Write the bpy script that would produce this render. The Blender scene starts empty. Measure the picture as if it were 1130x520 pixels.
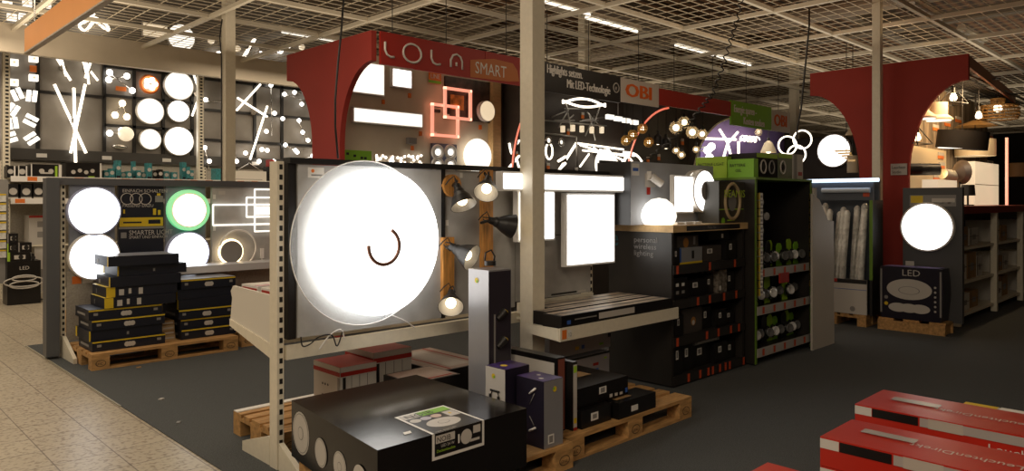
import bpy, bmesh, math, random
from mathutils import Vector, Matrix
random.seed(7)
C = bpy.context.scene
COL = C.collection
# ------------------------------------------------------------------ camera
FPX = 805.0; U0 = 565.0; V0 = 222.0; EYE = 1.45; AZ = math.radians(45.7)
FW = (math.cos(AZ), math.sin(AZ)); RT = (math.sin(AZ), -math.cos(AZ))
cd = bpy.data.cameras.new('camera'); cam = bpy.data.objects.new('camera', cd); COL.objects.link(cam)
cam.location = (0, 0, EYE); cam.rotation_euler = (math.pi/2, 0, AZ - math.pi/2)
cd.sensor_width = 36; cd.lens = 36*FPX/1130; cd.shift_y = -38/1130; cd.clip_end = 100
C.camera = cam
# ------------------------------------------------------------------ world, lamps, exposure
w = bpy.data.worlds.new('world'); C.world = w; w.use_nodes = True
w.node_tree.nodes['Background'].inputs[0].default_value = (0.05, 0.04, 0.03, 1)
w.node_tree.nodes['Background'].inputs[1].default_value = 0.3
C.view_settings.view_transform = 'Standard'; C.view_settings.look = 'None'
C.view_settings.gamma = 1; C.view_settings.use_curve_mapping = False
C.view_settings.exposure = 0.0
def area(loc, size, power, color=(1, .84, .64), rot=(0, 0, 0), spread=None):  # unseen area lamps, no fittings are modelled for them
    l = bpy.data.lights.new('unseen_hall_light', 'AREA'); l.shape = 'RECTANGLE'; l.size = size[0]; l.size_y = size[1]
    l.energy = power; l.color = color
    if spread: l.spread = spread
    o = bpy.data.objects.new('unseen_hall_light', l); COL.objects.link(o); o.location = loc; o.rotation_euler = rot
WARM = (1, .83, .62)
area((-1.2, .6, 3.7), (2.2, 2.2), 150, WARM, (math.radians(-30), math.radians(-38), 0))
area((1.2, -1.6, 3.7), (1.5, 1.5), 38, WARM, (math.radians(40), math.radians(8), 0))
area((-0.4, 6.6, 3.7), (1.2, 5), 105, WARM)
area((.6, 11.2, 3.7), (3, .8), 75, WARM)
area((2.7, 5.4, 3.7), (1.4, 1.0), 26, WARM)
area((7.4, 4.6, 3.7), (3, 1.0), 14, WARM)
area((7.0, 11.0, 3.7), (5, 1.2), 80, WARM)
UP = (math.pi, 0, 0)  # unseen uplights, added only to brighten the ceiling and lattice
area((3.2, 6.6, 3.35), (5, 5), 50, WARM, UP)
area((1.0, 10.4, 3.35), (4, 2.5), 55, WARM, UP)
area((9.2, 4.6, 3.35), (6, 2.4), 30, WARM, UP)
area((13.5, 4.2, 3.35), (3, 4), 26, WARM, UP)
area((22, 5.0, 3.35), (10, 8), 170, WARM, UP)
area((10.5, 9.2, 3.35), (6, 2), 32, WARM, UP)
area((3.5, 1.8, 3.4), (4, 3), 16, WARM, UP)
area((11.0, 2.52, 2.90), (2.2, .15), 42, (1, .68, .36), (math.radians(62), 0, 0))  # unseen warm lamp added to brighten the plank wall corner
area((12.6, 6.55, 3.0), (2, .3), 8, (1, .8, .6))
# ------------------------------------------------------------------ picture helpers: pixel -> point on a real plane
def ray(u, v):
    s = (u-U0)/FPX
    return (FW[0]+RT[0]*s, FW[1]+RT[1]*s, (V0-v)/FPX)
def PZ(u, v, z):
    d = ray(u, v); t = (z-EYE)/d[2]; return Vector((d[0]*t, d[1]*t, z))
def PY(u, v, y):
    d = ray(u, v); t = y/d[1]; return Vector((d[0]*t, y, EYE+d[2]*t))
def PX(u, v, x):
    d = ray(u, v); t = x/d[0]; return Vector((x, d[1]*t, EYE+d[2]*t))
# ------------------------------------------------------------------ materials
MATS = {}
def mat(name, col, rough=.5, metal=0, emit=0, noise=0, scale=8, bump=0, alpha=None, stretch=None, trans=0, coat=0, spec=None):
    if name in MATS: return MATS[name]
    m = bpy.data.materials.new(name); m.use_nodes = True; nt = m.node_tree; b = nt.nodes['Principled BSDF']
    c = (*col, 1)
    b.inputs['Base Color'].default_value = c; b.inputs['Roughness'].default_value = rough
    b.inputs['Metallic'].default_value = metal
    if spec is not None: b.inputs['Specular IOR Level'].default_value = spec
    if coat: b.inputs['Coat Weight'].default_value = coat; b.inputs['Coat Roughness'].default_value = .12
    if trans: b.inputs['Transmission Weight'].default_value = trans; b.inputs['IOR'].default_value = 1.2
    if alpha is not None: b.inputs['Alpha'].default_value = alpha
    if emit:
        b.inputs['Emission Color'].default_value = c; b.inputs['Emission Strength'].default_value = emit
        b.inputs['Base Color'].default_value = (.8, .8, .8, 1)
    if noise or bump:
        tc = nt.nodes.new('ShaderNodeTexCoord'); n = nt.nodes.new('ShaderNodeTexNoise')
        n.inputs['Scale'].default_value = scale; n.inputs['Detail'].default_value = 5
        src = tc.outputs['Object']
        if stretch:
            mp = nt.nodes.new('ShaderNodeMapping'); mp.inputs['Scale'].default_value = stretch
            nt.links.new(src, mp.inputs[0]); src = mp.outputs[0]
        nt.links.new(src, n.inputs['Vector'])
        if noise:
            r = nt.nodes.new('ShaderNodeValToRGB')
            r.color_ramp.elements[0].position = .3; r.color_ramp.elements[1].position = .7
            r.color_ramp.elements[0].color = (*[max(0, x*(1-noise)) for x in col], 1)
            r.color_ramp.elements[1].color = (*[min(1, x*(1+noise)) for x in col], 1)
            nt.links.new(n.outputs['Fac'], r.inputs[0]); nt.links.new(r.outputs[0], b.inputs['Base Color'])
        if bump:
            bp = nt.nodes.new('ShaderNodeBump'); bp.inputs['Strength'].default_value = bump; bp.inputs['Distance'].default_value = .01
            nt.links.new(n.outputs['Fac'], bp.inputs['Height']); nt.links.new(bp.outputs[0], b.inputs['Normal'])
    MATS[name] = m; return m
cream = mat('cream_metal', (.80, .74, .60), .42, noise=.04, scale=30)
greym = mat('grey_metal', (.10, .105, .115), .4)
dark = mat('black_metal', (.015, .014, .014), .4)
concrete = mat('concrete_board', (.42, .41, .395), .55, noise=.18, scale=5, bump=.1)
wallboard = mat('grey_wall_board', (.27, .245, .215), .6, noise=.15, scale=3)
beige = mat('beige_board', (.62, .54, .42), .6, noise=.05, scale=4)
steel = mat('galvanised_steel', (.55, .54, .52), .3, .8)
chrome = mat('chrome', (.6, .58, .55), .15, 1)
wood = mat('pallet_wood', (.48, .27, .10), .7, noise=.3, scale=3, stretch=(3, 14, 14), bump=.2)
woodw = mat('weathered_wood', (.46, .40, .33), .7, noise=.25, scale=3, stretch=(3, 14, 14))
oak = mat('oiled_wood', (.55, .25, .06), .45, noise=.35, scale=4, stretch=(14, 14, 2))
lwood = mat('light_wood', (.62, .42, .20), .5, noise=.12, scale=4, stretch=(2, 12, 12))
blk = mat('black_carton', (.009, .008, .008), .3, noise=.3, scale=3, spec=.4)
blkgloss = mat('glossy_black_carton', (.007, .0055, .005), .16, noise=.3, scale=2.2, bump=.2, spec=.32)
navy = mat('navy_carton', (.008, .010, .020), .45)
yellow = mat('yellow_print', (.70, .50, .02), .5)
white = mat('white_print', (.78, .76, .72), .5)
offw = mat('off_white_print', (.55, .52, .48), .5)
greyp = mat('grey_print', (.25, .24, .23), .5)
redp = mat('red_print', (.38, .02, .012), .5)
redbox = mat('red_gloss_carton', (.42, .022, .012), .28, noise=.06, scale=4, bump=.12)
redpanel = mat('red_panel', (.33, .030, .020), .75, noise=.06, scale=2)
orangep = mat('orange_print', (.80, .20, .03), .5)
orboard = mat('orange_board', (.85, .33, .05), .6, noise=.04, scale=2)
greenp = mat('green_print', (.22, .50, .03), .5)
limep = mat('lime_print', (.36, .60, .04), .5)
tealp = mat('teal_print', (.04, .22, .24), .5, noise=.4, scale=30)
bluep = mat('blue_print', (.04, .12, .45), .5)
purple = mat('purple_print', (.05, .025, .12), .35, noise=.5, scale=12)
silver = mat('silver_carton', (.34, .34, .36), .28, .4, noise=.1, scale=2)
cream_pale = mat('cream_box', (.74, .70, .62), .55)  # plain pale cream for boxes and the shelf end panel
brownc = mat('kraft_carton', (.36, .22, .10), .7, noise=.15, scale=9)
glass = mat('clear_acrylic', (.9, .95, 1), .08, alpha=.22)
plasticw = mat('white_plastic', (.85, .83, .80), .35)
led = mat('led_white', (1, .97, .92), emit=2.6)
ledcool = mat('led_cool', (.90, .94, 1), emit=2.8)
ledhot = mat('led_bright', (1, .96, .90), emit=3.2)
ledwarm = mat('led_warm', (1, .74, .42), emit=4)
ledline = mat('led_line', (1, .88, .70), emit=2.6)
ledsoft = mat('led_soft', (1, .93, .80), emit=1.3)
leddim = mat('led_dim', (1, .78, .5), emit=.75)
ledgreen = mat('led_green', (.06, .60, .20), emit=1.0)
ledred = mat('led_red', (1, .16, .08), emit=.9)
ledpink = mat('led_coral', (1, .32, .2), emit=1.0)
ledblue = mat('led_bluewhite', (.62, .80, 1), emit=1.8)
bulbm = mat('bulb_glow', (1, .80, .52), emit=4)
bulbw = mat('bulb_white', (1, .93, .82), emit=5)
shadein = mat('shade_inner', (.34, .33, .32), .4, .3)
ivory = mat('ivory_shade', (.8, .72, .55), .6)
darkwall = mat('dark_wall_panel', (.055, .045, .038), .65, noise=.2, scale=3)
purwall = mat('purple_wall', (.20, .13, .36), .6, noise=.06, scale=2)
plankw = mat('grey_plank_wall', (.22, .165, .11), .8, noise=.75, scale=2.5, stretch=(9, 9, .8))
plasticbag = mat('clear_film', (.75, .74, .70), .3, .1, noise=.35, scale=14, bump=.6)
perf = mat('perforated_back', (.38, .35, .30), .5, noise=.15, scale=60)
# ------------------------------------------------------------------ mesh builder
class MB:
    def __init__(s): s.v = []; s.f = []; s.m = []; s.mats = []; s.sm = []
    def mi(s, m):
        if m not in s.mats: s.mats.append(m)
        return s.mats.index(m)
    def add(s, vs, fs, m, smooth=False):
        b = len(s.v); i = s.mi(m); s.v += [Vector(v) for v in vs]
        for f in fs: s.f.append([b+k for k in f]); s.m.append(i); s.sm.append(smooth)
        return s
    def box(s, a, b, m, rot=0, tilt=None):
        x0, x1 = sorted((a[0], b[0])); y0, y1 = sorted((a[1], b[1])); z0, z1 = sorted((a[2], b[2]))
        vs = [Vector(p) for p in ((x0,y0,z0),(x1,y0,z0),(x1,y1,z0),(x0,y1,z0),(x0,y0,z1),(x1,y0,z1),(x1,y1,z1),(x0,y1,z1))]
        if rot or tilt:
            c = Vector(((x0+x1)/2, (y0+y1)/2, z0)); R = Matrix.Rotation(rot, 3, 'Z')
            if tilt: R = R @ Matrix.Rotation(tilt[1], 3, tilt[0])
            vs = [c + R @ (p-c) for p in vs]
        return s.add(vs, [(0,3,2,1),(4,5,6,7),(0,1,5,4),(1,2,6,5),(2,3,7,6),(3,0,4,7)], m)
    def quad(s, p, m): return s.add(p, [tuple(range(len(p)))], m)
    def cyl(s, p0, p1, r0, m, r1=None, n=16, caps=True, smooth=True):
        p0 = Vector(p0); p1 = Vector(p1); r1 = r0 if r1 is None else r1
        d = (p1-p0).normalized(); a = d.orthogonal().normalized(); b = d.cross(a)
        vs = []
        for p, r in ((p0, r0), (p1, r1)):
            for k in range(n):
                t = 2*math.pi*k/n; vs.append(p + (a*math.cos(t)+b*math.sin(t))*r)
        s.add(vs, [(k, (k+1)%n, n+(k+1)%n, n+k) for k in range(n)], m, smooth)
        if caps: s.add(vs, [tuple(range(n))[::-1], tuple(range(n, 2*n))], m)
        return s
    def tube(s, pts, r, m, closed=False, n=8, up=None):
        pts = [Vector(p) for p in pts]; N = len(pts); vs = []
        nrm = None
        for i, p in enumerate(pts):
            if closed: d = pts[(i+1)%N]-pts[i-1]
            else: d = pts[min(i+1, N-1)]-pts[max(i-1, 0)]
            d.normalize()
            if nrm is None: nrm = d.orthogonal().normalized()
            nrm = (nrm - d*nrm.dot(d)).normalized(); b = d.cross(nrm)
            for k in range(n):
                t = 2*math.pi*k/n; vs.append(p+(nrm*math.cos(t)+b*math.sin(t))*r)
        fs = []
        for i in range(N if closed else N-1):
            j = (i+1)%N
            for k in range(n): fs.append((i*n+k, i*n+(k+1)%n, j*n+(k+1)%n, j*n+k))
        if not closed: fs += [tuple(range(n))[::-1], tuple((N-1)*n+k for k in range(n))]
        return s.add(vs, fs, m, True)
    def lathe(s, prof, o, axis, m, n=24, mats=None):
        o = Vector(o); d = Vector(axis).normalized(); a = d.orthogonal().normalized(); b = d.cross(a); vs = []
        for r, h in prof:
            for k in range(n):
                t = 2*math.pi*k/n; vs.append(o+d*h+(a*math.cos(t)+b*math.sin(t))*max(r, 1e-4))
        for i in range(len(prof)-1):
            fs = [(k, (k+1)%n, n+(k+1)%n, n+k) for k in range(n)]
            s.add(vs[i*n:(i+2)*n], fs, (mats[i] if mats else m), True)
        return s
    def ball(s, c, r, m, sc=(1, 1, 1), n=14):
        c = Vector(c); h = n//2+1; vs = []; fs = []
        for i in range(h+1):
            ph = math.pi*i/h
            for k in range(n):
                t = 2*math.pi*k/n
                vs.append(c+Vector((r*sc[0]*math.sin(ph)*math.cos(t), r*sc[1]*math.sin(ph)*math.sin(t), r*sc[2]*math.cos(ph))))
        for i in range(h):
            for k in range(n): fs.append((i*n+k, i*n+(k+1)%n, (i+1)*n+(k+1)%n, (i+1)*n+k))
        return s.add(vs, fs, m, True)
    def prism(s, poly, axis, lo, hi, m, mside=None):
        def P(a, b, h): return {'x': (h, a, b), 'y': (a, h, b), 'z': (a, b, h)}[axis]
        n = len(poly); vs = [P(a, b, lo) for a, b in poly]+[P(a, b, hi) for a, b in poly]
        s.add(vs, [tuple(range(n))[::-1], tuple(range(n, 2*n))], m)
        return s.add(vs, [(k, (k+1)%n, n+(k+1)%n, n+k) for k in range(n)], mside or m)
    def text(s, body, o, xd, yd, size, m, align='LEFT', sx=1, depth=.002):
        cu = bpy.data.curves.new('t', 'FONT'); cu.body = body; cu.size = size; cu.align_x = align; cu.resolution_u = 2
        to = bpy.data.objects.new('t', cu); COL.objects.link(to)
        me = to.to_mesh(); xd = Vector(xd).normalized(); yd = Vector(yd).normalized(); nd = xd.cross(yd)
        s.add([Vector(o)+xd*p.co.x*sx+yd*p.co.y+nd*depth for p in me.vertices], [tuple(p.vertices) for p in me.polygons], m)
        to.to_mesh_clear(); bpy.data.objects.remove(to); bpy.data.curves.remove(cu)
        return s
    def obj(s, name, parent=None, label=None, cat=None, group=None, kind=None, bevel=0):
        me = bpy.data.meshes.new(name)
        if parent is not None:
            off = Vector((0, 0, 0)); q = parent
            while q: off += q.location; q = q.parent
            loc = Vector((0, 0, 0))
        else:
            lo = [min(v[i] for v in s.v) for i in range(3)]; hi = [max(v[i] for v in s.v) for i in range(3)]
            off = loc = Vector(((lo[0]+hi[0])/2, (lo[1]+hi[1])/2, lo[2]))
        me.from_pydata([v-off for v in s.v], [], s.f)
        for m in s.mats: me.materials.append(m)
        for p, mi, sm in zip(me.polygons, s.m, s.sm): p.material_index = mi; p.use_smooth = sm
        me.update()
        o = bpy.data.objects.new(name, me); COL.objects.link(o); o.location = loc
        if parent is not None: o.parent = parent
        if label: o['label'] = label
        if cat: o['category'] = cat
        if group: o['group'] = group
        if kind: o['kind'] = kind
        if bevel:
            bm = o.modifiers.new('bevel', 'BEVEL'); bm.width = bevel; bm.segments = 2; bm.limit_method = 'ANGLE'
        return o
def thing(name, label, cat, loc, group=None):
    o = bpy.data.objects.new(name, None); COL.objects.link(o); o.location = loc; o.empty_display_size = .05
    o['label'] = label; o['category'] = cat
    if group: o['group'] = group
    return o
def face_pt(bx, face, a, b, e=.0015):
    x0, x1, y0, y1, z0, z1 = bx
    if face == '-y': return Vector((x0+(x1-x0)*a, y0-e, z0+(z1-z0)*b))
    if face == '-x': return Vector((x0-e, y1-(y1-y0)*a, z0+(z1-z0)*b))
    return Vector((x0+(x1-x0)*a, y0+(y1-y0)*b, z1+e))
FD = {'-y': ((1,0,0),(0,0,1)), '-x': ((0,-1,0),(0,0,1)), '+z': ((1,0,0),(0,1,0))}
def decals(mb, bx, ds):
    for i, d in enumerate(ds):
        e = .0012+.0006*(i % 8)
        if d[0] == 'disc':
            _, f, a, b, r, m = d; c = face_pt(bx, f, a, b, e); X, Y = map(Vector, FD[f])
            mb.quad([c+X*r*math.cos(t*math.pi/12)+Y*r*math.sin(t*math.pi/12) for t in range(24)], m)
        elif d[0] == 'text':
            _, f, a, b, size, m, body = d; mb.text(body, face_pt(bx, f, a, b, e), *FD[f], size, m)
        else:
            f, a0, a1, b0, b1, m = d
            mb.quad([face_pt(bx, f, a, b, e) for a, b in ((a0,b0),(a1,b0),(a1,b1),(a0,b1))], m)
def carton(name, label, cat, bx, m, ds=(), group=None, top=None, bevel=.003, rot=0):
    mb = MB(); x0, x1, y0, y1, z0, z1 = bx; mb.box((x0,y0,z0), (x1,y1,z1), m)
    if top: mb.quad([face_pt(bx, '+z', a, b, .0006) for a, b in ((.004,.004),(.996,.004),(.996,.996),(.004,.996))], top)
    decals(mb, bx, ds)
    o = mb.obj(name, None, label, cat, group, bevel=0)
    if rot: o.rotation_euler = (0, 0, rot)
    return o
# ------------------------------------------------------------------ the room
def struct(name, mb): return mb.obj(name, kind='structure')
def tile_mat():
    m = bpy.data.materials.new('floor_tile'); m.use_nodes = True; nt = m.node_tree; b = nt.nodes['Principled BSDF']
    tc = nt.nodes.new('ShaderNodeTexCoord'); mp = nt.nodes.new('ShaderNodeMapping'); br = nt.nodes.new('ShaderNodeTexBrick')
    mp.inputs['Location'].default_value = (-.2, -.03, 0)
    br.offset = 0; br.inputs['Scale'].default_value = 1; br.inputs['Brick Width'].default_value = .3; br.inputs['Row Height'].default_value = .3
    br.inputs['Mortar Size'].default_value = .0035; br.inputs['Color1'].default_value = (.50, .44, .335, 1); br.inputs['Color2'].default_value = (.475, .415, .315, 1)
    br.inputs['Mortar'].default_value = (.20, .16, .12, 1)
    n = nt.nodes.new('ShaderNodeTexNoise'); n.inputs['Scale'].default_value = 38; n.inputs['Detail'].default_value = 4
    r = nt.nodes.new('ShaderNodeValToRGB'); r.color_ramp.elements[0].position = .35; r.color_ramp.elements[1].position = .5
    r.color_ramp.elements[0].color = (.45, .38, .32, 1)
    mx = nt.nodes.new('ShaderNodeMix'); mx.data_type = 'RGBA'; mx.blend_type = 'MULTIPLY'; mx.inputs[0].default_value = .8
    nt.links.new(tc.outputs['Object'], mp.inputs[0]); nt.links.new(mp.outputs[0], br.inputs['Vector']); nt.links.new(tc.outputs['Object'], n.inputs['Vector'])
    nt.links.new(n.outputs['Fac'], r.inputs[0]); nt.links.new(br.outputs['Color'], mx.inputs[6]); nt.links.new(r.outputs[0], mx.inputs[7])
    nt.links.new(mx.outputs[2], b.inputs['Base Color']); b.inputs['Roughness'].default_value = .33
    return m
carpet = mat('grey_carpet', (.068, .074, .076), .95, noise=.5, scale=160, bump=.5)
fl = MB().box((-6, -5, -.1), (34, 14.2, 0), tile_mat()); f = struct('floor', fl)
cp = MB().prism([(1.62, -4.9), (33.7, -4.9), (33.7, 8.6), (1.62, 8.6)], 'z', .0005, .006, carpet); cp.obj('floor', kind='structure')
st = MB().prism([(1.608, 5.6), (1.62, 5.6), (1.62, 8.6), (1.608, 8.6)], 'z', .0005, .008, mat('edge_strip', (.45, .42, .33), .4, .5)); st.obj('trim_1', kind='structure')
wallm = mat('shop_wall', (.30, .27, .23), .8, noise=.08, scale=2)
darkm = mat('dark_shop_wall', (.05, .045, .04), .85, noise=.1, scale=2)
struct('wall_back', MB().box((-6, 14.0, 0), (34, 14.2, 6), wallm))
struct('wall_left', MB().box((-6.2, -5, 0), (-6, 14.2, 6), wallm))
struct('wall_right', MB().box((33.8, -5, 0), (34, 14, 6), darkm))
struct('wall_front', MB().box((-6, -5.2, 0), (34, -5, 6), wallm))
def roof_mat():
    m = bpy.data.materials.new('roof_deck'); m.use_nodes = True; nt = m.node_tree; b = nt.nodes['Principled BSDF']
    tc = nt.nodes.new('ShaderNodeTexCoord'); wv = nt.nodes.new('ShaderNodeTexWave'); wv.bands_direction = 'Y'; wv.inputs['Scale'].default_value = 1.6
    r = nt.nodes.new('ShaderNodeValToRGB'); r.color_ramp.elements[0].color = (.035, .02, .012, 1); r.color_ramp.elements[1].color = (.22, .11, .05, 1)
    nt.links.new(tc.outputs['Object'], wv.inputs['Vector']); nt.links.new(wv.outputs['Color'], r.inputs[0]); nt.links.new(r.outputs[0], b.inputs['Base Color'])
    b.inputs['Roughness'].default_value = .8; return m
struct('ceiling', MB().box((-6, -5, 5.6), (34, 14.2, 5.75), roof_mat()))
# suspended steel lattice: square tubes and wire mesh
tubem = mat('ceiling_tube_metal', (.66, .60, .48), .5, noise=.05, scale=3)
XS = [.42, 2.10, 3.78, 5.34, 7.0, 8.7, 10.5, 12.2, 14.2, 16.0, 17.9, 20.0, 22.5, 25.0, 27.5, 30.0]; YS = [-.9, .4, 1.7, 3.0, 4.25, 5.55, 6.82, 8.18, 9.45, 10.7]
g = MB()
for x in XS: g.box((x-.025, -1, 3.8), (x+.025, 12.0, 3.85), tubem)
g.obj('trim_2', kind='structure')
g = MB()
for y in YS: g.box((.2, y-.025, 3.81), (31, y+.025, 3.86), tubem)
g.obj('trim_3', kind='structure')
g = MB(); wire = mat('lattice_wire', (.62, .54, .40), .5)
y = -.8
while y < 13.3: g.box((0, y-.0042, 3.87), (31, y+.0042, 3.877), wire); y += .165
x = 0.05
while x < 31: g.box((x-.0042, -.8, 3.877), (x+.0042, 13.3, 3.884), wire); x += .24
g.obj('ceiling', kind='structure')
# roof girders, ducts and wooden panels above the lattice
g = MB()
for y in (2.0, 5.4, 8.8, 12.2): g.box((-5, y-.12, 4.9), (20, y+.12, 5.4), mat('girder', (.22, .18, .13), .6))
for x in (3.0, 9.0, 15.0): g.box((x-.1, -4, 4.7), (x+.1, 13.8, 4.9), MATS['girder'])
g.obj('trim_4', kind='structure')
g = MB()
steelb = mat('duct_metal', (.20, .16, .12), .6)
g.cyl((0, 7.4, 4.55), (30, 7.4, 4.55), .16, steelb, n=16); g.cyl((6.2, -3, 4.3), (6.2, 13, 4.3), .09, steelb, n=12)
g.cyl((11.4, -3, 4.4), (11.4, 13, 4.4), .14, steelb, n=12)
g.obj('trim_5', kind='structure')
wp = mat('roof_wood_panel', (.60, .26, .06), .6, noise=.15, scale=1.5)
for a, b, c_, d in ((7.2, 11.0, 3.2, 5.0), (5.0, 6.6, 3.4, 5.2), (8.3, 10.6, 1.0, 2.6)):
    MB().box((a, c_, 4.62), (b, d, 4.66), wp).obj('ceiling', kind='structure')
# fluorescent fittings above the lattice
n = 0
for x0, y, k in ((6.3, 6.17, 1), (7.53, 6.3, 1), (9.84, 6.42, 1), (11.13, 6.42, 1), (12.0, 3.0, 0), (5.0, 9.9, 1), (7.2, 9.9, 0), (9.9, 3.0, 0)):
    n += 1
    t = thing('batten_light', ['', 'lit fluorescent batten above the lattice nearest the pale column', 'second lit fluorescent batten above the lattice, behind the black curly cable side',
        'third lit fluorescent batten above the red fascia', 'farthest lit fluorescent batten in the row over the fascia', 'unlit batten beyond the right steel column above the lattice', 'lit fluorescent batten over the left display wall',
        'unlit batten behind the slim left column', 'unlit batten over the pallet aisle at the right'][n], 'ceiling light', (x0, y, 3.89), 'battens above the ceiling lattice')
    MB().prism([(y-.07, 3.93), (y+.07, 3.93), (y+.04, 4.0), (y-.04, 4.0)], 'x', x0-.03, x0+1.18, tubem).obj('housing', t)
    MB().cyl((x0, y, 3.908), (x0+1.15, y, 3.908), .02, ledsoft if k else plasticw, n=10).obj('tube', t)
# ------------------------------------------------------------------ steel columns
def column(x0, y0, s, label, cable=False):
    t = thing('steel_column', label, 'column', (x0+s/2, y0+s/2, 0))
    MB().box((x0, y0, 0), (x0+s, y0+s, 5.55), cream).obj('shaft', t, bevel=.004)
    MB().box((x0-.03, y0-.03, 0), (x0+s+.03, y0+s+.03, .02), cream).obj('base_plate', t)
    if cable:
        MB().tube([(x0-.012, y0+s-.03, z) for z in (.1, 1.5, 2.5, 3.3)]+[(x0-.03, y0+s-.02, 3.55), (x0-.012, y0+s-.05, 3.78)], .008, dark, n=6).obj('cable', t)
column(3.5, 3.39, .12, 'wide pale steel column in front of the black banner and the lit shelf bay')
column(3.88, 9.2, .13, 'slim pale steel column with a cable, behind the small round lamp stand', True)
column(9.45, 3.240, .095, 'pale steel column standing against the dark red arch panel')
column(10.25, 8.6, .16, 'dim steel column above the lattice behind the black banner')
column(15.2, 6.9, .16, 'distant steel column above the lattice near the green sign')
column(15.2, 1.9, .16, 'distant steel column above the right red arch')
# beige girder in front of the display wall
MB().box((-2, 12.0, 3.5), (14, 12.12, 3.9), beige).obj('trim_6', kind='structure')
def smooth(pts, n=6):
    P = [pts[0]]+list(pts)+[pts[-1]]; out = []
    for i in range(1, len(P)-2):
        a, b, c, d = P[i-1], P[i], P[i+1], P[i+2]
        for k in range(n):
            t = k/n; out.append(.5*((2*b)+(c-a)*t+(2*a-5*b+4*c-d)*t*t+(3*b-a-3*c+d)*t**3))
    return out+[pts[-1]]
# ------------------------------------------------------------------ generic lamps
def depth(p): return p[0]*FW[0]+p[1]*FW[1]
def disc_lamp(label, u, v, rp, y=None, x=None, th=.05, lm=led, rim=plasticw, group=None, name='round_ceiling_lamp', cat='ceiling lamp', ringw=.06):
    c = PY(u, v, y) if y is not None else PX(u, v, x); r = rp*depth(c)/FPX; ax = (0, -1, 0) if y is not None else (-1, 0, 0)
    t = thing(name, label, cat, c, group)
    MB().lathe([(0, -.01), (r, -.01), (r, th), (r*(1-ringw), th+.004), (r*(1-ringw), th*.4)], c, ax, rim, n=40).obj('rim', t)
    MB().lathe([(0, th+.02), (r*.55, th+.016), (r*(1-ringw), th-.002), (r*(1-ringw), 0)], c, ax, lm, n=40).obj('diffuser', t)
    return t, c, r
def panel_lamp(label, u0, v0, u1, v1, y, th=.05, lm=led, rim=plasticw, group=None, name='led_panel_lamp'):
    a = PY(u0, v0, y); b = PY(u1, v1, y)
    z1 = a.z; z0 = b.z
    t = thing(name, label, 'panel lamp', (a.x, y, z0), group)
    MB().box((a.x, y-th, z0), (b.x, y, z1), rim).obj('frame', t)
    e = .015
    MB().box((a.x+e, y-th-.004, z0+e), (b.x-e, y-th-.0005, z1-e), lm).obj('diffuser', t)
    return t
def bar_lamp(label, segs, y, r=.012, lm=ledline, group=None, name='led_bar_lamp', base=True):
    ps = [[PY(u, v, y-.07-.012*i) for u, v in sgm] for i, sgm in enumerate(segs)]
    t = thing(name, label, 'wall lamp', ps[0][0], group)
    for p in ps: MB().tube(p, r, lm, n=6).obj('light_bar', t)
    if base:
        c = sum((p[0]+p[-1] for p in ps), Vector())/(2*len(ps)); c.y = y
        MB().cyl(c, c-Vector((0, .09, 0)), .05, chrome).obj('wall_base', t)
    return t
def bulbs_lamp(label, arms, bulbs, y, rb=.035, lm=bulbw, am=chrome, group=None, name='multi_spot_lamp'):
    t = thing(name, label, 'wall lamp', PY(*(arms[0][0] if arms else bulbs[0]), y), group)
    m = MB()
    for a in arms: m.tube([PY(*q, y-.05) for q in a], .010, am, n=6)
    for b in bulbs: p = PY(*b, y); m.cyl(p, p-Vector((0, .06, 0)), .022, am, n=8)
    m.obj('arm', t)
    for b in bulbs: MB().ball(PY(*b, y-.09), rb, lm, n=10).obj('bulb', t)
    return t
def ring_pts(c, r, X, Y, n=36, a0=0, a1=360):
    k = n+1 if (a1-a0) < 360 else n
    return [c+Vector(X)*r*math.cos(math.radians(a0+(a1-a0)*i/n))+Vector(Y)*r*math.sin(math.radians(a0+(a1-a0)*i/n)) for i in range(k)]
EX, EY, EZ = (1, 0, 0), (0, 1, 0), (0, 0, 1)
# ------------------------------------------------------------------ middle gondola with the big ring lamp
def upright(mb, x, y, z1, side=-1, w_=.04, d=.085):
    mb.box((x, y, 0), (x+w_, y+d, z1), cream)
    z = .08
    while z < z1-.03:
        mb.box((x+w_*.35, y-.0015, z), (x+w_*.8, y+.001, z+.028), dark); z += .055
gy = 3.68
G = thing('display_gondola', 'cream metal gondola in the middle carrying the huge ring lamp and grey boards', 'shelf', (1.87, 3.72, 0))
for x in (1.83, 4.44):
    m = MB(); upright(m, x, gy, 1.665 if x < 2 else 1.64); m.obj('upright', G)
m = MB(); m.prism([(3.78, 0), (4.12, 0), (4.12, .06), (3.80, .16), (3.78, .16)], 'x', 1.835, 1.865, cream); m.obj('foot', G)
m = MB(); m.prism([(3.67, 0), (3.45, 0), (3.45, .05), (3.67, .15)], 'x', 1.835, 1.865, cream); m.obj('foot', G)
MB().box((1.88, gy-.01, .59), (4.43, gy+.02, .665), cream).obj('crossbeam', G)
MB().box((1.88, gy-.05, 1.655), (4.78, gy+.03, 1.685), dark).obj('top_rail', G)
MB().box((1.885, gy-.02, .70), (1.93, gy+.03, 1.655), dark).obj('frame_post', G)
MB().box((2.935, gy-.035, .70), (2.96, gy+.03, 1.655), dark).obj('frame_post', G)
m = MB().box((1.935, gy-.03, .705), (2.93, gy+.01, 1.65), concrete)
bx = (1.935, 2.93, gy-.03, gy, .705, 1.65)
decals(m, bx, [('-y', .06, .16, .925, .985, white), ('disc', '-y', .09, .965, .010, orangep), ('-y', .08, .15, .935, .945, greyp)])
m.obj('display_board', G)
m = MB().box((2.965, gy-.02, .705), (3.60, gy+.01, 1.65), concrete); bx = (2.965, 3.60, gy-.02, gy, .705, 1.65)
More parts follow.
